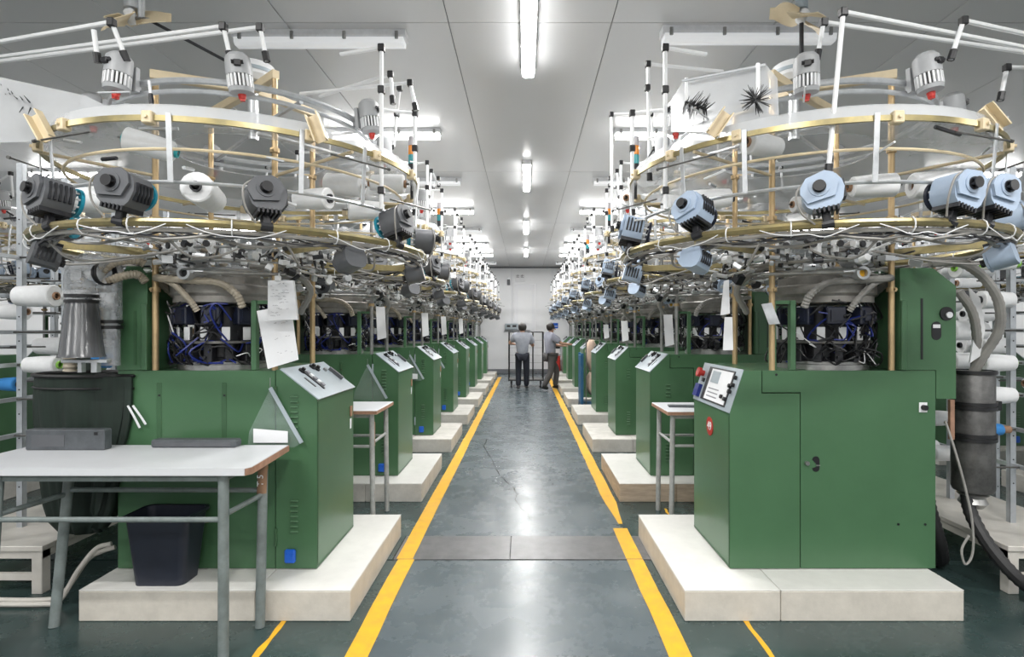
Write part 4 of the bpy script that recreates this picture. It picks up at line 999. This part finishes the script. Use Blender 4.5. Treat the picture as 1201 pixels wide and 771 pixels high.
for k, dx in ((1, 0), (2, .05), (3, 0), (4, .05)):
    x = -1.30+dx; y = yc(k)-.25
    strip_paper('paper_strip', 'white paper hanging above the control cabinet of the %s machine behind the long table' % ORD(k), [(x-.05, y, 1.70), (x+.03, y, 1.70), (x+.045, y-.005, 1.42), (x-.035, y-.005, 1.40)])
    if k < 4:
        x = 1.30-dx
        strip_paper('paper_strip', 'white paper hanging above the control cabinet of the %s machine facing the long table' % ORD(k), [(x-.05, y, 1.66-.03*k), (x+.03, y, 1.66-.03*k), (x+.045, y-.005, 1.36), (x-.035, y-.005, 1.34)])
for k in range(5):
    y = yc(k)-.232; x0 = -1.62+.21-.02*k
    pt = [Vector((x0, y, 1.175)), Vector((x0+.175, y-.003, .87)), Vector((x0+.13, y-.006, .845)), Vector((x0-.125, y-.003, .86)), Vector((x0-.115, y-.008, .93))]
    o = thing('document_pouch', 'clear film document pouch with white spine on the %s machine behind the long table' % ORD(k), 'pouch', (x0, y, .85), group='document pouches')
    quad(pt, .002).build('film', 'film', o, -o.location)
    a, b = pt[0], pt[1]; nrm = Vector((.86, 0, .5))*.011
    quad([a-nrm+Vector((0, -.006, 0)), a+nrm+Vector((0, -.006, 0)), b+nrm+Vector((0, -.006, 0)), b-nrm+Vector((0, -.006, 0))], .004).build('spine', 'panel', o, -o.location)
    if k in (0, 2): quad([Vector((x0-.09, y-.011, .95)), Vector((x0+.10, y-.011, .935)), Vector((x0+.10, y-.011, .872)), Vector((x0-.09, y-.011, .872))], .002).build('inserted_paper', 'paper', o, -o.location)
    MB().cyl((x0, y-.004, 1.17), (x0, y-.004, 1.23), .002, n=5).build('hook_wire', 'steel', o, -o.location)

# ------------------------------------------------------------------ steel canister beside the red badge machine
cn = thing('lint_canister', 'sooty steel lint canister with black clamp bands and hoses beside the red badge machine', 'canister', (2.665, 3.3, .5))
def cpn(name, mb, mt): return mb.build(name, mt, cn, -cn.location)
T = Matrix.Translation((2.665, 3.3, 0))
cpn('canister_body', MB().lathe([(0, .54), (.10, .54), (.107, .56), (.107, 1.24), (.10, 1.25), (0, 1.25)], 28, T), 'drum')
for z in (1.235, 1.05, 1.025, .865, .84):
    cpn('clamp_band', MB().lathe([(.108, z), (.116, z), (.116, z+.020), (.108, z+.020)], 28, T, closed=True), 'black')
cpn('clamp_lug', MB().box(2.77, 2.80, 3.25, 3.28, 1.02, 1.075, b=.004), 'black')
cpn('wooden_stay', MB().box(2.455, 2.48, 3.2, 3.22, .86, 1.09), 'ply')
cpn('outlet_foil', MB().lathe([(.05, .44), (.075, .47), (.06, .5), (.08, .52), (.06, .54)], 14, T), 'steel')
hp = [(2.28, 3.12, 1.87), (2.42, 3.10, 1.875), (2.57, 3.12, 1.80), (2.68, 3.14, 1.66), (2.72, 3.18, 1.5), (2.69, 3.24, 1.36), (2.66, 3.29, 1.24)]
cpn('grey_hose', hose(MB(), hp, .026, 10, 10, .05), 'hosegrey')
cpn('grey_hose', hose(MB(), [(2.50, 3.2, 1.72), (2.58, 3.2, 1.6), (2.64, 3.24, 1.45), (2.68, 3.3, 1.3), (2.69, 3.31, 1.24)], .024, 10, 8, .05), 'hosegrey')
cpn('black_hose', hose(MB(), [(2.63, 3.3, .55), (2.62, 3.26, .42), (2.64, 3.16, .27), (2.70, 3.06, .14), (2.80, 3.02, .06), (2.93, 3.01, .042)], .036, 10, 9, .06), 'hoseblack')
cpn('black_hose', hose(MB(), [(2.46, 3.4, .62), (2.46, 3.38, .45), (2.48, 3.35, .3), (2.52, 3.36, .18), (2.58, 3.44, .06), (2.60, 3.6, .045)], .036, 10, 9, .06), 'hoseblack')
cpn('hanging_cable', MB().tube(spline([(2.38, 3.14, .98), (2.41, 3.1, .8), (2.45, 3.08, .6), (2.47, 3.06, .42), (2.47, 3.06, .26), (2.43, 3.06, .20), (2.41, 3.06, .28), (2.45, 3.06, .36)], 6), .0065, 6), 'hosegrey')
cpn('loop_cover', MB().prism([(2.60, 1.30), (2.66, 1.34), (2.69, 1.5), (2.66, 1.68), (2.60, 1.74), (2.63, 1.5)], 3.24, 3.25), 'white_pl')

# ------------------------------------------------------------------ low benches and yarn racks at both outer sides
def bench(sx, label):
    x0, x1 = sx*2.72, sx*3.42
    lo, hi = min(x0, x1), max(x0, x1)
    o = thing('low_bench', label, 'bench', ((lo+hi)/2, 4.2, 0))
    def q(name, mb, mt): return mb.build(name, mt, o, -o.location)
    q('bench_top', MB().box(lo, hi, 3.12, 5.3, .245, .275, b=.003), 'bench')
    q('apron', MB().box(lo+.01, hi-.01, 3.135, 3.16, .20, .245).box(lo+.01, lo+.035, 3.16, 5.26, .20, .245).box(hi-.035, hi-.01, 3.16, 5.26, .20, .245), 'bench')
    for x in (lo+.01, hi-.07):
        for y in (3.13, 5.2): q('leg', MB().box(x, x+.06, y, y+.06, 0, .245, b=.003), 'bench')
    q('stretcher', MB().box(lo+.07, hi-.07, 3.15, 3.17, .07, .11), 'bench')
bench(1, 'low white wooden bench beside the steel canister')
bench(-1, 'low white wooden bench behind the long table')
def rack(x, s, ys_, levels, label, clabel, grp, seed):
    rb = random.Random(seed)
    o = thing('yarn_rack', label, 'rack', (x, ys_[0], .0))
    up = MB()
    for w_ in ((-.0175, .0175, -.003, .003), (-.0175, -.0135, -.003, .03), (.0135, .0175, -.003, .03)): up.box(w_[0], w_[1], w_[2], w_[3], 0, 2.25)
    um = up.mesh('upright', 'galv')
    hm = MB().cyl((0, -.0035, 0), (0, -.0045, 0), .005, n=8).mesh('punched_hole', 'black')
    for i, y in enumerate(ys_):
        z0 = .275 if (2.72 < abs(x) < 3.42 and 3.12 < y < 5.3) else 0
        u = inst('upright', um, o, (0, y-ys_[0], z0))
        if i < 2:
            for z in range(12): inst('punched_hole', hm, u, (.0, 0, .25+z*.15))
    for z in levels:
        MB().box(-.012, .012, 0, ys_[-1]-ys_[0], z+.008, z+.032).build('rail', 'galv', o)
    for z in levels:
        y = ys_[0]+.03
        while y < ys_[-1]:
            y += rb.uniform(.17, .26)
            b = Vector((x+s*.265, y, z+.02))
            MB().cyl((-.004*s, y-ys_[0], z+.02), (b.x-x, y-ys_[0], z+.02), .006, n=6).build('peg', 'steel_dk', o)
            if rb.random() < (.22 if x < -3 and x > -3.5 else .38 if abs(x) < 3.5 else .5): continue
            kd = rb.choice(('white', 'white', 'white', 'big', 'slim', 'blue') if z < 1.5 else ('white', 'white', 'big', 'slim'))
            dv = Vector((-s, 0, 0))
            cone(b, dv, clabel % ('blue' if kd == 'blue' else 'white', ('lowest', 'second', 'third', 'fourth', 'fifth', 'sixth', 'seventh')[levels.index(z)]), grp, kd, rb.choice(('brown', 'dark', 'green', 'dark')))
rack(-3.12, 1, (3.13, 3.42, 3.75, 4.2, 4.8), (.62, .83, 1.05, 1.26, 1.46, 1.68, 1.92), 'galvanised yarn rack full of cones behind the green mesh bag', '%s yarn cone on the %s peg row, rack behind the green mesh bag', 'rack cones on the long table side', 4)
rack(3.08, -1, (3.2, 3.5, 4.0, 4.6), (.62, .85, 1.07, 1.27, 1.47, 1.66, 1.88), 'galvanised yarn rack standing on the bench beside the steel canister', '%s yarn cone on the %s peg row, rack beside the steel canister', 'rack cones beside the canister', 9)
rack(-3.75, 1, (3.6, 4.4, 5.2), (1.1, 1.35, 1.6, 1.85), 'second galvanised yarn rack farther behind the green mesh bag', '%s yarn cone on the %s peg row, second rack behind the mesh bag', 'far rack cones, long table side', 14)
rack(3.75, -1, (3.6, 4.4, 5.2), (1.1, 1.35, 1.6, 1.85), 'second galvanised yarn rack farther behind the steel canister', '%s yarn cone on the %s peg row, second rack behind the canister', 'far rack cones, canister side', 19)

# ------------------------------------------------------------------ far end: cart, people, wall fittings
ct = thing('cage_trolley', 'black framed wire trolley on casters at the far end of the aisle', 'trolley', (.02, 14.45, 0))
def cq(name, mb, mt): return mb.build(name, mt, ct, -ct.location)
cx0, cx1, cy0, cy1 = -.42, .46, 14.2, 14.75
for x in (cx0, .20, cx1):
    for y in (cy0, cy1): cq('post', MB().cyl((x, y, .16), (x, y, 1.42), .014, n=8), 'black')
for z in (.18, 1.42):
    cq('frame', MB().cyl((cx0, cy0, z), (cx1, cy0, z), .014, n=8).cyl((cx0, cy1, z), (cx1, cy1, z), .014, n=8).cyl((cx0, cy0, z), (cx0, cy1, z), .014, n=8).cyl((cx1, cy0, z), (cx1, cy1, z), .014, n=8), 'black')
cq('shelf', MB().box(cx0, cx1, cy0, cy1, .19, .205), 'steel_dk')
for x in (cx0+.06, .05, cx1-.06):
    for y in (cy0+.05, cy1-.05):
        cq('caster', MB().cyl((x-.015, y, .055), (x+.015, y, .055), .055, n=14).box(x-.02, x+.02, y-.02, y+.02, .08, .18), 'black')
for k in range(5): cq('wire', MB().cyl((cx0, cy1, .4+.2*k), (cx1, cy1, .4+.2*k), .004, n=5), 'steel')

def skin_mesh(name, joints, edges, mt, sub=2):
    me = bpy.data.meshes.new(name); me.from_pydata([j[:3] for j in joints], edges, [])
    o = bpy.data.objects.new(name, me); COL.objects.link(o)
    md = o.modifiers.new('skin', 'SKIN'); md.use_smooth_shade = True
    for i, v in enumerate(me.skin_vertices[0].data):
        r = joints[i][3]; v.radius = (r, r*(joints[i][4] if len(joints[i]) > 4 else 1)); v.use_root = (i == 0)
    o.modifiers.new('sub', 'SUBSURF').levels = sub
    dg = bpy.context.evaluated_depsgraph_get()
    m2 = bpy.data.meshes.new_from_object(o.evaluated_get(dg)); m2.name = name
    bpy.data.objects.remove(o); bpy.data.meshes.remove(me)
    m2.materials.clear(); m2.materials.append(M[mt])
    for p in m2.polygons: p.use_smooth = True
    return m2
def person(label, loc, rz, J, shirt, trouser):
    """J: joint positions in the person's own frame (facing +y)"""
    o = thing('person', label, 'person', loc, rz)
    joints = []; idx = {}
    def add(k, p, r, f=1): idx[k] = len(joints); joints.append((*p, r, f))
    add('pel', J['pel'], .125, .8); add('waist', J['waist'], .115, .8); add('chest', J['chest'], .14, .75); add('neckb', J['neckb'], .065); add('neck', J['neck'], .052); add('head', J['head'], .082); add('crown', J['crown'], .07)
    ed = [('pel', 'waist'), ('waist', 'chest'), ('chest', 'neckb'), ('neckb', 'neck'), ('neck', 'head'), ('head', 'crown')]
    for s_ in 'lr':
        add('sh'+s_, J['sh'+s_], .05); add('el'+s_, J['el'+s_], .043); add('wr'+s_, J['wr'+s_], .029); 
        add('hip'+s_, J['hip'+s_], .088); add('kn'+s_, J['kn'+s_], .058); add('an'+s_, J['an'+s_], .04); add('toe'+s_, J['toe'+s_], .034)
        w_ = Vector(J['wr'+s_]); f_ = (w_-Vector(J['el'+s_])).normalized(); sd = f_.cross(Vector((0, 0, 1))).normalized()
        palm = w_+f_*.06; add('pa'+s_, palm, .034, .6)
        ed += [('chest', 'sh'+s_), ('sh'+s_, 'el'+s_), ('el'+s_, 'wr'+s_), ('wr'+s_, 'pa'+s_), ('pel', 'hip'+s_), ('hip'+s_, 'kn'+s_), ('kn'+s_, 'an'+s_), ('an'+s_, 'toe'+s_)]
        for q_ in range(4):
            a = palm+sd*(.03-.02*q_)+f_*.05; b = a+f_*(.035+.006*(q_ in (1, 2)))+Vector((0, 0, -.02))
            add('f%d%s' % (q_, s_), a, .009); add('g%d%s' % (q_, s_), b, .008); ed += [('pa'+s_, 'f%d%s' % (q_, s_)), ('f%d%s' % (q_, s_), 'g%d%s' % (q_, s_))]
        a = w_+f_*.03+sd*.045; add('th'+s_, a, .010); add('tt'+s_, a+f_*.035+sd*.01, .009); ed += [('wr'+s_, 'th'+s_), ('th'+s_, 'tt'+s_)]
    inst('body', skin_mesh('body', joints, [(idx[a], idx[b]) for a, b in ed], 'skin'), o)
    def garment(name, keys, es, mt, rad):
        ix = {k: i for i, k in enumerate(keys)}
        js = [(*J[k], rad[k], 1 if k[0] in 'sekah' else .82) for k in keys]
        inst(name, skin_mesh(name, js, [(ix[a], ix[b]) for a, b in es], mt), o)
    Jm = J
    for s_ in 'lr':
        Jm['sl'+s_] = tuple(Vector(J['sh'+s_]).lerp(Vector(J['el'+s_]), .8))
    Jm['hem'] = (J['pel'][0], J['pel'][1], J['pel'][2]-.03)
    garment('shirt', ['chest', 'waist', 'hem', 'neckb', 'shl', 'sll', 'shr', 'slr'], [('chest', 'waist'), ('waist', 'hem'), ('chest', 'neckb'), ('chest', 'shl'), ('shl', 'sll'), ('chest', 'shr'), ('shr', 'slr')], shirt,
            {'chest': .165, 'waist': .15, 'hem': .16, 'neckb': .09, 'shl': .115, 'sll': .085, 'shr': .115, 'slr': .085})
    garment('trousers', ['pel', 'hipl', 'knl', 'anl', 'hipr', 'knr', 'anr'], [('pel', 'hipl'), ('hipl', 'knl'), ('knl', 'anl'), ('pel', 'hipr'), ('hipr', 'knr'), ('knr', 'anr')], trouser,
            {'pel': .145, 'hipl': .108, 'knl': .08, 'anl': .068, 'hipr': .108, 'knr': .08, 'anr': .068})
    for s_ in 'lr':
        a = Vector(J['an'+s_]); t = Vector(J['toe'+s_])
        inst('shoe', skin_mesh('shoe', [(a.x, a.y, a.z-.03, .05), (*a.lerp(t, .5), .047), (*t, .045), (*(a-(t-a)*.3), .042)], [(0, 1), (1, 2), (0, 3)], 'shoe'), o)
    h = Vector(J['head']); c = Vector(J['crown']); up = (c-h).normalized()
    hd = MB().lathe([(0, .125), (.05, .118), (.085, .09), (.102, .045), (.103, 0), (.092, -.045), (.0, -.05)], 18, Matrix.Translation(h+Vector((0, -.018, .03))) @ Matrix.Rotation(radians(18), 4, 'X'))
    inst('hair', hd.mesh('hair', 'hair'), o)
    fy = .085
    MB().box(-.012, .012, fy, fy+.03, h.z-.025, h.z+.01, b=.006).build('nose', 'skin', o, (h.x, h.y, 0))
    for e in (-1, 1):
        MB().lathe([(0, -.009), (.007, -.006), (.009, 0), (.007, .006), (0, .009)], 8).build('eye', 'shoe', o, (h.x+e*.032, h.y+fy-.006, h.z+.02))
        MB().box(-.008, .008, -.02, .02, -.03, .03, b=.006).build('ear', 'skin', o, (h.x+e*.085, h.y, h.z))
    MB().box(-.022, .022, -.004, .004, -.005, .005, b=.002).build('mouth', 'core', o, (h.x, h.y+fy-.006, h.z-.055))
    return o
base = dict(pel=(0, 0, .86), waist=(0, 0, 1.0), chest=(0, .0, 1.22), neckb=(0, 0, 1.36), neck=(0, .01, 1.40), head=(0, .025, 1.50), crown=(0, .02, 1.56),
            shl=(-.18, 0, 1.31), shr=(.18, 0, 1.31), hipl=(-.09, 0, .82), hipr=(.09, 0, .82))
J1 = dict(base); J1.update(ell=(-.32, .10, 1.14), wrl=(-.24, .32, 1.12), elr=(.26, .08, 1.08), wrr=(.24, .30, 1.10), knl=(-.10, .06, .46), knr=(.10, .0, .45), anl=(-.10, -.04, .075), anr=(.10, .02, .075), toel=(-.11, .10, .045), toer=(.11, .16, .045))
person('worker in grey shirt and dark trousers standing at the wire trolley', (-.07, 13.72, 0), 0.0, J1, 'shirt', 'trouser')
J2 = dict(base); J2.update(ell=(-.20, .16, 1.10), wrl=(-.16, .38, 1.08), elr=(.22, .20, 1.14), wrr=(.18, .44, 1.12), knl=(-.10, .22, .47), knr=(.09, -.02, .45), anl=(-.10, .16, .075), anr=(.09, -.22, .085), toel=(-.10, .30, .045), toer=(.09, -.09, .05))
person('worker in blue-grey shirt striding with arms stretched towards the machines', (.62, 13.62, 0), radians(-70), J2, 'shirt2', 'trouser2')
rx = thing('red_box', 'red box standing on the floor by the far wall', 'box', (1.0, 18.45, 0))
MB().box(-.16, .16, -.12, .12, 0, .56, b=.015).build('box_body', 'red', rx); MB().box(-.165, .165, -.125, .125, .56, .60, b=.01).build('box_lid', 'red', rx)
wx = thing('white_bin', 'white box with black slot above the red box by the far wall', 'box', (1.0, 18.68, .62))
MB().box(-.18, .18, -.06, .06, .02, .42, b=.01).build('box_body', 'white_pl', wx); MB().box(-.1, .17, -.066, -.058, .22, .30).build('slot', 'black', wx)
bs = thing('blue_notice', 'small blue and white notice on the far wall', 'sign', (.95, 18.735, 1.60))
MB().box(-.16, .16, -.012, .012, -.08, .10, b=.003).build('sign_plate', 'blue', bs); MB().box(-.09, .14, -.0145, -.011, -.02, .0).build('sign_band', 'paper', bs)
ws = thing('wall_unit', 'pale wall-mounted unit with dark displays beside the far door', 'unit', (-.46, 18.70, 1.56))
MB().box(-.22, .22, -.045, .045, -.08, .12, b=.008).build('unit_body', 'panel', ws); MB().box(-.16, -.04, -.049, -.043, -.0, .07).build('display', 'dark', ws); MB().box(.03, .16, -.049, -.043, .0, .07).build('display', 'dark', ws)
MB().box(-.24, .62, -.05, .045, -.12, -.10).build('unit_shelf', 'skirt', ws)
sg = thing('door_sign', 'white sign with two grey characters above the far door', 'sign', (-.17, 18.735, 3.24))
MB().box(-.16, .16, -.01, .01, -.14, .10, b=.002).build('sign_plate', 'paper', sg)
for xo in (-.08, .07):
    MB().box(-.05, .05, -.013, -.009, .04, .055).box(-.05, .05, -.013, -.009, -.02, -.005).box(-.007, .007, -.013, -.009, -.02, .08).box(-.045, -.033, -.013, -.009, -.02, .04).build('character', 'ink', sg, (xo, 0, .02))
sw = thing('exit_lamp', 'small grey emergency lamp on the far wall beside the door trim', 'lamp', (-.56, 18.72, 3.1))
MB().box(-.05, .05, -.025, .025, -.12, .08, b=.006).build('lamp_case', 'grey_feed', sw); MB().cyl((-.02, -.025, .1), (-.02, -.045, .1), .03, n=12).cyl((.03, -.025, .1), (.03, -.045, .1), .03, n=12).build('lamp_head', 'alu', sw)
# blue laundry cart with cloth in the red badge row
bt = thing('fabric_cart', 'blue metal cart with beige fabric between machines of the red badge row', 'cart', (1.2, 10.2, 0))
def bq(name, mb, mt): return mb.build(name, mt, bt, -bt.location)
for y in (9.98, 10.42): bq('side_panel', MB().box(1.0, 1.05, y-.02, y+.02, .05, 1.06, b=.006), 'bluecart')
bq('end_panel', MB().box(1.0, 1.02, 9.98, 10.42, .12, 1.02), 'bluecart')
bq('cart_bed', MB().box(1.0, 1.42, 9.98, 10.42, .10, .14), 'bluecart')
bq('back_panel', MB().box(1.40, 1.42, 9.98, 10.42, .12, .8), 'bluecart')
for x in (1.06, 1.36):
    for y in (10.02, 10.38): bq('wheel', MB().cyl((x-.02, y, .05), (x+.02, y, .05), .05, n=12), 'black')
bq('rail', MB().cyl((1.10, 10.0, .14), (1.10, 10.0, 1.32), .012, n=8).cyl((1.34, 10.0, .14), (1.34, 10.0, 1.32), .012, n=8).cyl((1.10, 10.0, 1.32), (1.34, 10.0, 1.32), .012, n=8), 'steel')
rb = random.Random(8)
for (cx_, cz_, r_, h_) in ((1.22, .82, .15, .58), (1.22, .30, .13, .42)):
    vs = []; n = 14; m = 9
    for j in range(m):
        t = j/(m-1)
        for i in range(n):
            a = 2*pi*i/n; k = r_*(sin(pi*min(max(t, .04), .96))**.5)*(1+.14*sin(3*a+5*t)+.1*rb.uniform(-1, 1))
            vs.append((cx_+k*cos(a)*.8, 10.2+k*sin(a), cz_-h_/2+h_*t+.2-(.0)))
    cl = tag(MB().add(vs, [(j*n+i, j*n+(i+1) % n, (j+1)*n+(i+1) % n, (j+1)*n+i) for j in range(m-1) for i in range(n)]+[tuple(range(n)), tuple(range((m-1)*n, m*n))]).build('fabric_bundle', 'cloth', None, sharp=180), 'crumpled beige fabric bundle in the blue cart, %s' % ('upper one' if cz_ > .6 else 'lower one'), 'fabric')
